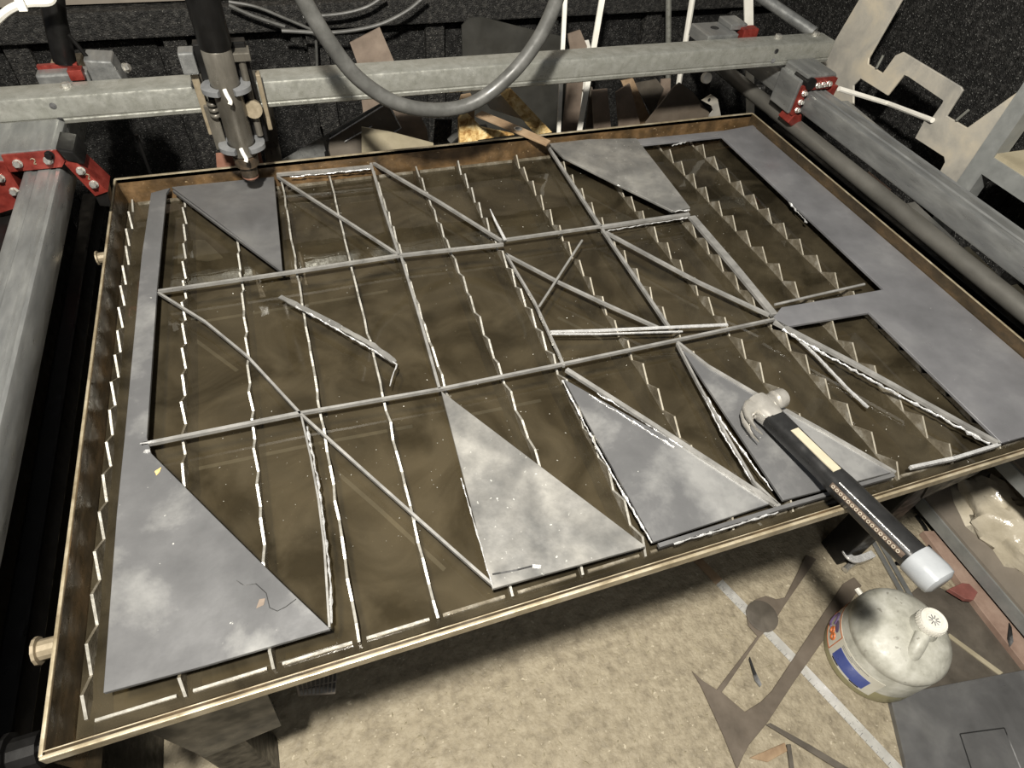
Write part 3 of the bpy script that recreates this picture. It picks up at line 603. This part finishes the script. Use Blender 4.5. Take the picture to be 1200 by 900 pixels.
# brown flat bars fanned against the wall right of centre
for L_, m_, lb, y0 in (
    ([(696, 150), (694, 106), (712, 104), (716, 148)], brown_m, 'brown flat bar behind the back rim, first of the fanned row', 1.20),
    ([(725, 146), (722, 108), (738, 98), (750, 144)], brown_m, 'brown flat bar behind the back rim, second of the fanned row', 1.19),
    ([(748, 142), (728, 95), (742, 92), (762, 138)], rust_m, 'rusty flat bar behind the back rim, third of the fanned row', 1.22),
    ([(762, 132), (744, 98), (770, 93), (778, 104), (768, 128)], dkst_m, 'dark bent plate standing behind the rusty fanned bars', 1.25),
    ([(774, 110), (775, 93), (786, 92), (785, 120)], brown_m, 'narrow brown upright bar left of the grey triangle', 1.26),
    ([(757, 144), (790, 102), (797, 97), (812, 108), (836, 138)], brfl_m, 'brown-grey triangular plate leaning outside the back rim', 1.14),
    ([(690, 118), (682, 106), (694, 102), (700, 120)], dkst_m, 'dark stub of flat bar at the left of the fanned row', 1.23)):
    lean(L_, 'leaning_bar', m_, lb, y0, .12, .005)
sp = lean([(832, 135), (836, 130), (834, 124), (823, 118), (834, 111), (841, 116), (845, 136)], 'pale_lug', cream_m, 'pale lug with a hole outside the far right corner of the tray', 1.10, .1, .005)
MB().lathe([(.004, 0), (.004, .0008)], n=12, mtx=frame(PL(831, 117, 1.099, .1), (0, -1, .1))).build('hole', mark_m, sp)
c = PY(826, 91, 1.06); MB().lathe([(.012, 0), (.012, .012), (.006, .016)], n=14, mtx=frame(c, (0, -1, .3))).build('round_plug', white_m, None, smooth=True, label='round pale plug under the right part of the beam', category='plug')
MB().lathe([(.006, 0), (.006, .028), (.009, .028), (.009, .034)], n=12, mtx=frame(P(880, 103, .02), (.6, -.5, .2))).build('steel_pin', silver_m, None, smooth=True, label='bright steel pin beside the right carriage block', category='pin')
# brown copper plate behind the torch nozzle
lean([(254, 195), (253, 180), (305, 176), (308, 190)], 'leaning_plate', copper_m, 'small copper-brown plate standing behind the torch nozzle', 1.06, .05, .003)
MB().prism([PY(303, 118, 1.12), PY(318, 116, 1.12), PY(333, 200, 1.12), PY(313, 200, 1.12)], (0, .03, 0)).build('dark_post', torch_m, None, bevel=.002, label='dark steel post behind the back rim right of the torch', category='post')
# slanting tube near the room corner
MB().tube([PY(888, -6, 1.25), PY(954, 39, 1.09)], .014, 12).build('slanting_tube', galv_d, None, smooth=True, label='grey tube slanting down to the right end of the beam', category='tube')
# ================================================================== RIGHT: notched plate, shelving
XP = 1.665
np_ = thing('notched_plate', PX(1060, 160, XP), 'tall cream steel plate with square notches standing by the right wall', 'plate')
outer = [(1018, -20), (962, 75), (945, 130), (1000, 130), (1000, 100), (1008, 92), (1040, 112), (1059, 88), (1064, 90), (1105, 118), (1104, 121), (1092, 138), (1083, 141), (1072, 162), (1106, 184), (1107, 190), (1099, 205), (1085, 225), (1126, 240), (1210, 130), (1210, 95), (1133, 150), (1109, 136), (1128, 106), (1126, 102), (1058, 61), (1049, 65), (1034, 86), (1017, 75), (1018, 68), (1068, -20)]
MB().prism([PX(a, b, XP) for a, b in outer], (.005, 0, 0)).build('body', cream_m, np_, bevel=.0008, seg=1)
for a, b, c_, d_ in ((1027, 80, 1035, 65), (1121, 141, 1135, 129)):
    MB().tube([PX(a, b, XP - .002), PX(c_, d_, XP - .002)], .003, 7).build('weld_tab', galv_m, np_, smooth=True)
# slotted angle shelving unit
SX = 1.585
su = thing('shelving_unit', (SX, .2, FLOOR), 'grey slotted-angle shelving unit with tan boards at the right edge', 'shelving')
yp = PX(1160, 190, SX).y
po = MB().prism([(SX, yp, FLOOR), (SX, yp + .034, FLOOR), (SX + .003, yp + .034, FLOOR), (SX + .003, yp + .003, FLOOR), (SX + .034, yp + .003, FLOOR), (SX + .034, yp, FLOOR)], (0, 0, 1.3)).build('post', shelf_m, su)
for k in range(26):
    z = -.30 + k * .032
    MB().lathe([(.0045, 0), (.0045, .0006)], n=10, mtx=frame((SX - .0003, yp + .018, z), (-1, 0, 0))).build('slot', mark_m, po)
for z in (.098, .066):
    b_ = MB(); b_.lathe([(.009, 0), (.009, .003), (.006, .006), (0, .007)], n=14, mtx=frame((SX, yp + .018, z), (-1, 0, 0))); b_.build('bolt', bolt_m, po, smooth=True)
for z, nm in ((.100, 'beam'), (-.345, 'beam'), (-.585, 'beam')):
    MB().prism([(SX, yp, z), (SX, yp, z + .034), (SX + .034, yp, z + .034), (SX + .034, yp, z + .031), (SX + .003, yp, z + .031), (SX + .003, yp, z)], (0, -1.1, 0)).build(nm, shelf_m, su)
    MB().box((SX + .004, yp - 1.1, z + .034), (SX + .40, yp, z + .042)).build('shelf_board', deck_m if z < 0 else tan_m, su)
MB().box((SX + .40, yp - 1.1, FLOOR), (SX + .41, yp + .03, .6)).build('back_sheet', black_m, su)
MB().lathe([(.006, 0), (.006, .0006)], n=12, mtx=frame(PX(1178, 553, SX - .0005), (-1, 0, 0))).build('beam_hole', mark_m, su)
# crumpled bag
mb = MB(); n, m_ = 28, 16; c = P(1172, 618, -.50); c.z = -.5425; c.x = SX + .125; vs = []; fs = []; rr = random.Random(9)
for j in range(m_ + 1):
    for i in range(n):
        th_ = 2 * math.pi * i / n; ph = math.pi / 2 * j / m_
        d = V((math.cos(th_) * math.cos(ph), math.sin(th_) * math.cos(ph), math.sin(ph)))
        k = 1 + .35 * mnoise.noise(d * 2.2) + .14 * abs(mnoise.noise(d * 6 + V((3, 1, 2)))) - .12 * abs(mnoise.noise(d * 11))
        vs.append(c + V((d.x * .085 * k, d.y * .15 * k, max(0, d.z * .10 * k))))
for j in range(m_):
    for i in range(n): fs.append((j * n + i, j * n + (i + 1) % n, (j + 1) * n + (i + 1) % n, (j + 1) * n + i))
fs.append(tuple(range(n - 1, -1, -1)))
mb.add(vs, fs).build('plastic_bag', mat('cloudy_bag', [(.33, .29, .21), (.50, .45, .35), (.66, .61, .50)], .22, 0, 9, bump=.5, bscale=28), None, smooth=True, label='crumpled cloudy plastic bag on the lowest shelf under the table corner', category='bag')
MB().strip([P(990, 118, .075), P(1100, 208, .075)], .017, .012).build('guide_bar', galv_d, None, bevel=.001, label='grey flat bar running just outside the right rail', category='bar')
# pale boards on the floor seen in the gap beside the pipe
for L_, m_, lb in (([(1062, 238), (1072, 236), (1125, 285), (1110, 285)], white_m, 'white board lying low between the pipe and the right rail'),
                   ([(1122, 292), (1135, 288), (1178, 330), (1160, 330)], tan_m, 'tan board lying low between the pipe and the right rail'),
                   ([(1180, 336), (1192, 332), (1240, 380), (1215, 380)], tan_m, 'short tan board at the right end of the gap below the rail'),
                   ([(1012, 205), (1018, 200), (1045, 222), (1038, 228)], pink_m, 'reddish wood block in the gap between pipe and rail')):
    MB().prism([P(a, b, -.016) for a, b in L_], (0, 0, -.018)).build('low_board', m_, None, label=lb, category='board', bevel=.002)
MB().box((xp + .03, .15, FLOOR), (SX - .006, 1.0, -.0345)).build('low_cabinet', black_m, None, bevel=.003, label='black low cabinet under the gap between the pipe and the right rail', category='cabinet')
# ================================================================== HAMMER
h0 = P(893, 478, -.002); h1 = P(1096, 677, .024)
ax = (h1 - h0).normalized(); hn = V((0, 0, 1)); sd = ax.cross(hn).normalized()     # sd: towards the viewer's left/front
hn = sd.cross(ax).normalized()
hm = thing('claw_hammer', h0, 'black-handled claw hammer lying across the front rim', 'hammer')
L = (h1 - h0).length
def hp(a, s, n_=0): return h0 + ax * (a * L) + sd * s + hn * n_
def oval(mb, st, n=16):
    vs = []; fs = []
    for a, s, w, h in st:
        for k in range(n):
            q = 2 * math.pi * k / n; ca, sa = math.cos(q), math.sin(q)
            e = .75; vs.append(hp(a, s) + sd * (w * math.copysign(abs(ca) ** e, ca)) + hn * (h * math.copysign(abs(sa) ** e, sa)))
    m = len(st)
    fs = [(i * n + k, i * n + (k + 1) % n, (i + 1) * n + (k + 1) % n, (i + 1) * n + k) for i in range(m - 1) for k in range(n)]
    fs += [tuple(range(n - 1, -1, -1)), tuple((m - 1) * n + k for k in range(n))]
    return mb.add(vs, fs)
ham_st = mat('hammer_steel', [(.34, .325, .29), (.48, .46, .42), (.60, .58, .54)], .28, .55, 25, bump=.015)
grip_m = mat('black_rubber', [(.008, .008, .008), (.02, .02, .02)], .33, 0, 20, bump=.02)
hd = MB(); oval(hd, [(-.055, 0, .016, .015), (-.03, 0, .018, .0165), (.04, 0, .018, .016), (.095, 0, .0155, .0145)]); hd.build('head', ham_st, hm, smooth=True)
# poll and face, to the far right
def headtube(st, name, m):
    mb = MB(); vs = []; n = 16
    for a, s, zc, ra, rn in st:
        for k in range(n):
            q = 2 * math.pi * k / n; vs.append(hp(a, s, zc) + ax * (ra * math.cos(q)) + hn * (rn * math.sin(q)))
    k_ = len(st); fs = [(i * n + k, i * n + (k + 1) % n, (i + 1) * n + (k + 1) % n, (i + 1) * n + k) for i in range(k_ - 1) for k in range(n)]
    fs += [tuple(range(n - 1, -1, -1)), tuple((k_ - 1) * n + k for k in range(n))]
    return mb.add(vs, fs).build(name, m, hm, smooth=True)
headtube([(-.005, -.008, 0, .018, .0155), (-.012, -.018, .001, .013, .013), (-.014, -.024, .001, .0118, .0118), (-.014, -.027, .001, .0148, .0148), (-.014, -.041, .001, .0150, .0150), (-.014, -.044, .001, .0130, .0130)], 'striking_face', ham_st)
for dn in (-1, 1):
    headtube([(-.01, .008, dn * .003, .016, .010), (-.015, .020, dn * .005, .013, .0075), (.01, .032, dn * .006, .011, .006), (.055, .040, dn * .007, .010, .0045), (.10, .0425, dn * .0075, .008, .003), (.145, .042, dn * .008, .003, .0015)], 'claw', ham_st)
sh_ = MB(); oval(sh_, [(.075, 0, .0165, .0145), (.12, 0, .0165, .0148), (.40, 0, .0155, .0140), (.52, 0, .0175, .0150), (.75, 0, .0178, .0153), (.90, 0, .0178, .0153), (.915, 0, .0174, .0150)])
gr = sh_.build('handle', grip_m, hm, smooth=True)
MB().prism([hp(.20, -.0070, .0148), hp(.20, .0062, .0150), hp(.465, .0062, .0152), hp(.465, -.0070, .0150)], -hn * .0030).build('paper_label', tan_m if False else mat('cream_label', [(.36, .325, .235), (.44, .40, .30)], .6, 0, 40), gr)
ec = MB(); oval(ec, [(.90, 0, .0195, .0172), (.905, 0, .0203, .0178), (.99, 0, .0210, .0184), (1.02, 0, .0195, .0172), (1.03, 0, .0140, .0125)]); ec.build('end_cap', mat('grey_end_cap', [(.26, .275, .29), (.34, .355, .37)], .25, 0, 30), hm, smooth=True)
bz = MB(); N_ = 14
gp = MB(); gp_m = mat('brown_grip_panel', [(.08, .058, .045), (.15, .115, .09)], .35, .2, 60)
vs = []; 
for a in [.50 + .385 * i / 12 for i in range(13)]:
    for q in (0.12, .35, .6): vs.append(hp(a, 0) + sd * (.0182 * math.cos(q) ** .75) + hn * (.0157 * math.sin(q) ** .75))
gp.add(vs, [(i * 3 + k, i * 3 + k + 1, i * 3 + k + 4, i * 3 + k + 3) for i in range(12) for k in range(2)]).build('grip_panel', gp_m, gr)
ring_m = mat('grip_ring', [(.42, .37, .29), (.55, .49, .40)], .4, .3, 60)
for i in range(17):
    a = .515 + i * .0215; q = .34
    c = hp(a, 0) + sd * (.0184 * math.cos(q) ** .75) + hn * (.0159 * math.sin(q) ** .75); nrm = sd * math.cos(q) + hn * math.sin(q)
    MB().lathe([(.0024, 0), (.0024, .0006), (.0014, .0006), (.0014, 0)], n=10, mtx=frame(c, nrm, ax), cap=False).build('grip_ring', ring_m, gr)
MB().tube([hp(.52, .0116, .0136), hp(.70, .0118, .0140), hp(.885, .0118, .0140)], .0009, 6).build('grip_line', silver_m, gr)
# ================================================================== FLOOR: jug and scrap
jb = P(1016, 769, FLOOR); 
jg = thing('chemical_jug', (jb.x, jb.y, FLOOR), 'cloudy round plastic jug with white cap and blue label on the floor', 'jug')
JR = .0925
jug_m = mat('cloudy_jug', [(.27, .265, .225), (.42, .415, .36), (.56, .555, .50)], .45, 0, 26, 10, bump=.12, bscale=45, dist=.2, contrast=.2, speck=(75, .68, (.30, .29, .25)))
jug_lo = mat('filled_jug', [(.29, .27, .15), (.37, .345, .20)], .35, 0, 12)
MB().lathe([(JR * .90, FLOOR + .0005), (JR * .97, FLOOR + .004), (JR, FLOOR + .012), (JR, FLOOR + .050)], c=(jb.x, jb.y, 0), n=48).build('lower_body', jug_lo, jg, smooth=True)
MB().lathe([(JR, FLOOR + .0495), (JR, FLOOR + .112), (JR * .985, FLOOR + .115), (JR * .985, FLOOR + .119), (JR, FLOOR + .123), (JR * .99, FLOOR + .132), (JR * .94, FLOOR + .143), (JR * .80, FLOOR + .154), (JR * .58, FLOOR + .162), (JR * .35, FLOOR + .167), (.001, FLOOR + .169)], c=(jb.x, jb.y, 0), n=48).build('upper_body', jug_m, jg, smooth=True)
nk = P(1090, 730, FLOOR + .190); nc = V((nk.x, nk.y))
MB().lathe([(.036, FLOOR + .135), (.032, FLOOR + .155), (.025, FLOOR + .170), (.0235, FLOOR + .188)], c=(nc.x, nc.y, 0), n=28).build('neck', jug_m, jg, smooth=True)
cap_z = FLOOR + .184; CR = .0245
cp = MB().lathe([(CR * .95, cap_z), (CR, cap_z + .002), (CR, cap_z + .018), (CR * .95, cap_z + .0205), (CR * .86, cap_z + .0205), (CR * .83, cap_z + .0192), (.0005, cap_z + .0192)], c=(nc.x, nc.y, 0), n=36).build('cap', white_m, jg, smooth=True)
MB().lathe([(CR * .60, cap_z + .0192), (CR * .59, cap_z + .0202), (CR * .53, cap_z + .0202), (CR * .52, cap_z + .0192)], c=(nc.x, nc.y, 0), n=30, cap=False).build('cap_ring', white_m, cp, smooth=True)
for k in range(9):
    a = 2 * math.pi * k / 9; u = V((math.cos(a), math.sin(a), 0)); q = V((nc.x, nc.y, cap_z + .0196))
    MB().tube([q + u * CR * .12, q + u * CR * .42], .0009, 5).build('cap_mark', grey_pl, cp)
for k in range(30):
    a = 2 * math.pi * k / 30; MB().tube([(nc.x + CR * math.cos(a), nc.y + CR * math.sin(a), cap_z + .003), (nc.x + CR * math.cos(a), nc.y + CR * math.sin(a), cap_z + .017)], .0010, 5).build('cap_rib', white_m, cp)
he = P(1060, 780, FLOOR + .140); n0 = V((nc.x, nc.y, FLOOR + .165))
MB().tube(smoothpts([n0, n0.lerp(he, .30) + V((0, 0, .016)), n0.lerp(he, .65) + V((0, 0, .016)), he + V((0, 0, -.010))]), [.013] * 18 + [.016], 14).build('handle', jug_m, jg, smooth=True)
# label patches wrapped on the side
def wrap(a0, a1, z0, z1, m, name, parent, off, n=16, shape=None):
    vs = []; r = JR + off
    for i in range(n + 1):
        a = a0 + (a1 - a0) * i / n
        for z in (z0, z1): vs.append((jb.x + r * math.cos(a), jb.y + r * math.sin(a), FLOOR + z))
    for i in range(n + 1):
        a = a0 + (a1 - a0) * i / n
        for z in (z0, z1): vs.append((jb.x + (r - .0006) * math.cos(a), jb.y + (r - .0006) * math.sin(a), FLOOR + z))
    k = 2 * (n + 1); fs = []
    for i in range(n): fs += [(2 * i, 2 * i + 2, 2 * i + 3, 2 * i + 1), (k + 2 * i + 1, k + 2 * i + 3, k + 2 * i + 2, k + 2 * i), (2 * i, k + 2 * i, k + 2 * i + 2, 2 * i + 2), (2 * i + 1, 2 * i + 3, k + 2 * i + 3, k + 2 * i + 1)]
    fs += [(0, 1, k + 1, k), (2 * n, k + 2 * n, k + 2 * n + 1, 2 * n + 1)]
    return MB().add(vs, fs).build(name, m, parent)
D = math.radians
lab_m = mat('label_paper', [(.55, .53, .45), (.66, .64, .56)], .5, 0, 30)
blue_m = mat('label_blue', [(.035, .06, .26), (.06, .10, .38)], .4, 0, 14); orange_m = mat('label_orange', [(.46, .12, .03), (.58, .17, .05)], .5, 0, 30)
purple_m = mat('label_purple', [(.10, .07, .16), (.16, .11, .22)], .5, 0, 30)
lb = wrap(D(100), D(224), .026, .092, lab_m, 'label', jg, .0008, 36)
wrap(D(166), D(213), .034, .072, blue_m, 'blue_panel', lb, .0014)
for z in (.028, .087): wrap(D(104), D(158), z, z + .0022, orange_m, 'orange_border', lb, .0014, 20)
for a in (158, 104): wrap(D(a) - .009, D(a) + .009, .028, .0892, orange_m, 'orange_border', lb, .0014, 3)
def cyl(a, z, off=.0015): return V((jb.x + (JR + off) * math.cos(D(a)), jb.y + (JR + off) * math.sin(D(a)), FLOOR + z))
def ringmark(a, z, ra, rz, w, m, name, a0=0, a1=360):
    n = 18; L_ = [cyl(a + ra * math.cos(D(a0 + (a1 - a0) * i / n)), z + rz * math.sin(D(a0 + (a1 - a0) * i / n))) for i in range(n + 1)]
    return MB().tube(L_, w, 5).build(name, m, lb)
ringmark(149, .055, 3.4, .0075, .0022, orange_m, 'letter'); ringmark(140.5, .055, 3.4, .0075, .0022, orange_m, 'letter')
ringmark(127, .058, 8, .018, .0026, purple_m, 'letter', 20, 320)
q_ = MB(); L_ = [cyl(141 + 8 * math.cos(D(20 * i)), .0755 + .0085 * math.sin(D(20 * i)), .0016) for i in range(18)]
q_.add(L_ + [p + V((0, 0, 0)) for p in [cyl(141, .0755, .0022)]], [(i, (i + 1) % 18, 18) for i in range(18)]).build('oval_mark', purple_m, lb)
for z, a0, a1 in ((.078, 166, 186), (.0825, 166, 196), (.087, 180, 206), (.0295, 168, 180), (.0295, 198, 210)):
    wrap(D(a0), D(a1), z, z + .0012 if z > .05 else z + .003, mark_m if z < .05 else grey_pl, 'print_line', lb, .0013, 6)
# flat scrap on the floor
def flat(L_, name, m, label, z=.004, th=.004, cat='scrap metal', **k):
    return MB().prism([P(a, b, FLOOR + z) for a, b in L_], (0, 0, -th)).build(name, m, None, bevel=.0008, seg=1, label=label, category=cat)
Q = [(945, 650), (957, 655), (921, 707), (905, 732), (890, 747), (852, 803), (846, 811), (873, 834), (892, 822), (905, 809), (988, 684), (1001, 676), (1010, 686), (985, 722), (930, 800), (900, 846), (878, 873), (872, 884), (864, 902), (848, 862), (822, 805), (811, 786), (823, 797), (840, 808), (888, 745), (877, 733), (874, 715), (884, 703), (898, 698), (910, 702), (920, 700)]
flat(Q, 'forked_part', brfl_m, 'flat brown forked steel part with a round boss lying on the floor', .007, .003)
c = P(893, 722, FLOOR + .0075); MB().lathe([(.034, 0), (.034, .0012), (.030, .002), (.0, .002)], n=28, mtx=frame(c, (0, 0, 1))).build('steel_disc', dkst_m, None, smooth=True, label='thin dark steel disc resting on the forked floor part', category='disc')
ru = thing('steel_rule', P(940, 775, FLOOR), 'pale aluminium rule running diagonally across the floor by the jug', 'ruler')
MB().strip([P(814, 652, FLOOR + .003), P(843, 682, FLOOR + .003)], .021, .002).build('rusty_end', rust_m, ru)
MB().strip([P(843, 682, FLOOR + .003), P(940, 782, FLOOR + .003), P(1062, 912, FLOOR + .003)], .021, .002).build('blade', rule_m, ru)
ra, rb_ = P(843, 682, FLOOR + .0033), P(1062, 912, FLOOR + .0033); rd = (rb_ - ra).normalized(); rs_ = rd.cross(V((0, 0, 1))).normalized(); nT = int((rb_ - ra).length / .012)
for i in range(nT):
    p = ra + rd * (.006 + i * .012); l_ = .009 if i % 5 == 0 else .005
    MB().strip([p + rs_ * (.0095 - l_), p + rs_ * .0095], .0009, .0003).build('graduation', grey_pl, ru)
flat([(879, 769), (885, 785), (893, 802), (891, 805), (885, 797), (878, 772)], 'dark_nail', mark_m, 'short black tapered pin on the floor inside the forked part', .006, .005, 'pin')
flat([(898, 849), (903, 847), (950, 873), (1000, 903), (990, 906), (935, 872)], 'floor_bar', dkst_m, 'narrow dark bar on the floor below the forked part', .006, .005)
flat([(878, 888), (920, 870), (923, 880), (900, 893)], 'rusty_chip', rust_m, 'small rusty plate chip near the bottom edge of the floor', .004, .003)
flat([(922, 872), (927, 872), (931, 900), (926, 902)], 'floor_bar', dkst_m, 'short dark bar stub at the bottom edge by the rusty chip', .006, .005)
bp_ = flat([(1043, 815), (1210, 783), (1240, 930), (1070, 930)], 'thick_plate', plate_d, 'thick dark steel plate with a scribed square, bottom right corner', .014, .014)
L_ = [(1125, 860), (1177, 853), (1198, 905), (1143, 915)]
for a, b in zip(L_, L_[1:] + L_[:1]):
    MB().strip([P(*a, FLOOR + .0144), P(*b, FLOOR + .0144)], .0022, .0006).build('scribed_line', mark_m, bp_)
flat([(1062, 700), (1085, 680), (1150, 712), (1200, 770), (1205, 786), (1080, 812), (1040, 812), (1060, 760)], 'dark_floor_sheet', dkst_m, 'dark brown steel sheet on the floor right of the jug', .004, .003)
flat([(1109, 744), (1113, 742), (1176, 788), (1172, 791)], 'tan_stick', tan_m, 'thin tan stick lying on the dark sheet behind the jug', .009, .005, 'stick')
flat([(1082, 622), (1098, 622), (1206, 752), (1206, 786), (1150, 715)], 'floor_plank', pink_m, 'reddish plank along the foot of the shelving', .02, .02, 'plank')
flat([(1128, 683), (1136, 684), (1146, 694), (1141, 703), (1132, 702), (1112, 690)], 'red_lump', mat('faded_red', [(.14, .05, .04), (.26, .09, .075)], .6, 0, 30), 'small red plastic piece beside the hammer end', .03, .012, 'scrap')
flat([(1183, 729), (1186, 735), (1188, 752), (1184, 758), (1181, 748)], 'black_splinter', mark_m, 'black splinter lying on the reddish plank', .024, .003, 'splinter')
# shiny bracket and bars between the leg and the jug
mb = MB(); mb.strip(smoothpts([P(a, b, FLOOR + .05) for a, b in ((990, 636), (993, 648), (1002, 655), (1015, 652), (1024, 648))], 5), .016, .006); mb.build('bright_bracket', silver_m, None, bevel=.001, label='bright curved metal bracket on the floor near the hammer handle', category='bracket')
mb = MB(); mb.tube(smoothpts([P(a, b, FLOOR + .012) for a, b in ((990, 668), (1000, 660), (1012, 656), (1022, 650))], 5), .007, 8); mb.build('curved_pin', bolt_m, None, smooth=True, label='short curved steel pin just below the bright bracket', category='pin')
for L_, lb_ in (([(1024, 636), (1044, 672), (1062, 704)], 'thin grey rod on the floor left of the hammer handle'), ([(1032, 636), (1050, 668), (1068, 700)], 'thin grey rod on the floor nearest the hammer handle')):
    MB().tube([P(a, b, FLOOR + .006) for a, b in L_], .0055, 7).build('floor_rod', galv_d, None, smooth=True, label=lb_, category='rod')
MB().tube([P(1004, 690, FLOOR + .008), P(1014, 704, FLOOR + .008)], .006, 8).build('short_pin', white_m, None, smooth=True, label='short white pin on the floor just above the jug', category='pin')
MB().tube(smoothpts([P(a, b, FLOOR + .006) for a, b in ((1074, 604), (1086, 622), (1090, 642), (1088, 655), (1075, 662), (1050, 660))], 6), .0045, 7).build('floor_cable', black_m, None, smooth=True, label='thin dark cable curling on the floor behind the hammer handle', category='cable')
MB().tube(smoothpts([P(a, b, FLOOR + .004) for a, b in ((310, 812), (300, 845), (288, 880), (272, 915))], 6), .0035, 7).build('floor_cable', black_m, None, smooth=True, label='thin black cable on the floor under the left front of the table', category='cable')
# slotted vent under the front rim
vz = -.20
va, vb, vc, vd = P(346, 800, vz), P(396, 784, vz), P(393, 813, vz - .03), P(350, 816, vz - .03)
vt = thing('slotted_vent', (va + vc) / 2, 'small slotted tan vent hanging below the front rim at left', 'vent')
MB().prism([va, vb, vc, vd], (0, .006, -.008)).build('panel', deck_m, vt)
for i in range(9):
    for k0, k1 in ((.08, .46), (.54, .92)):
        t = .06 + .85 * i / 8; a = va.lerp(vb, t); b = vd.lerp(vc, t); u = V((.0035, 0, 0))
        MB().prism([a.lerp(b, k0), a.lerp(b, k0) + u, a.lerp(b, k1) + u, a.lerp(b, k1)], (0, -.0006, .0008)).build('slot', mark_m, vt)
MB().box((va.x + .01, va.y + .005, vz - .004), (va.x + .022, va.y + .02, ZB - .02)).build('hanger', black_m, vt)
MB().box((vb.x - .022, vb.y + .005, vz - .004), (vb.x - .01, vb.y + .02, ZB - .02)).build('hanger', black_m, vt)
# floor crumbs
mb = MB(); rr = random.Random(21)
for i in range(420):
    p = P(rr.uniform(250, 1100), rr.uniform(690, 900), FLOOR)
    if p.y > .12 or p.x > 1.5: continue
    s = rr.choice((.001, .0015, .002, .003)); a = rr.uniform(0, 6.3); u = V((math.cos(a), math.sin(a), 0)) * s * rr.uniform(1, 3); w = V((-math.sin(a), math.cos(a), 0)) * s * .7
    mb.add([p - u, p + w, p + u, p - w, p + V((0, 0, s))], [(0, 1, 4), (1, 2, 4), (2, 3, 4), (3, 0, 4), (3, 2, 1, 0)])
mb.build('floor_crumbs', tan_m, kind='stuff', label='scattered metal crumbs and chips on the concrete floor', category='debris')
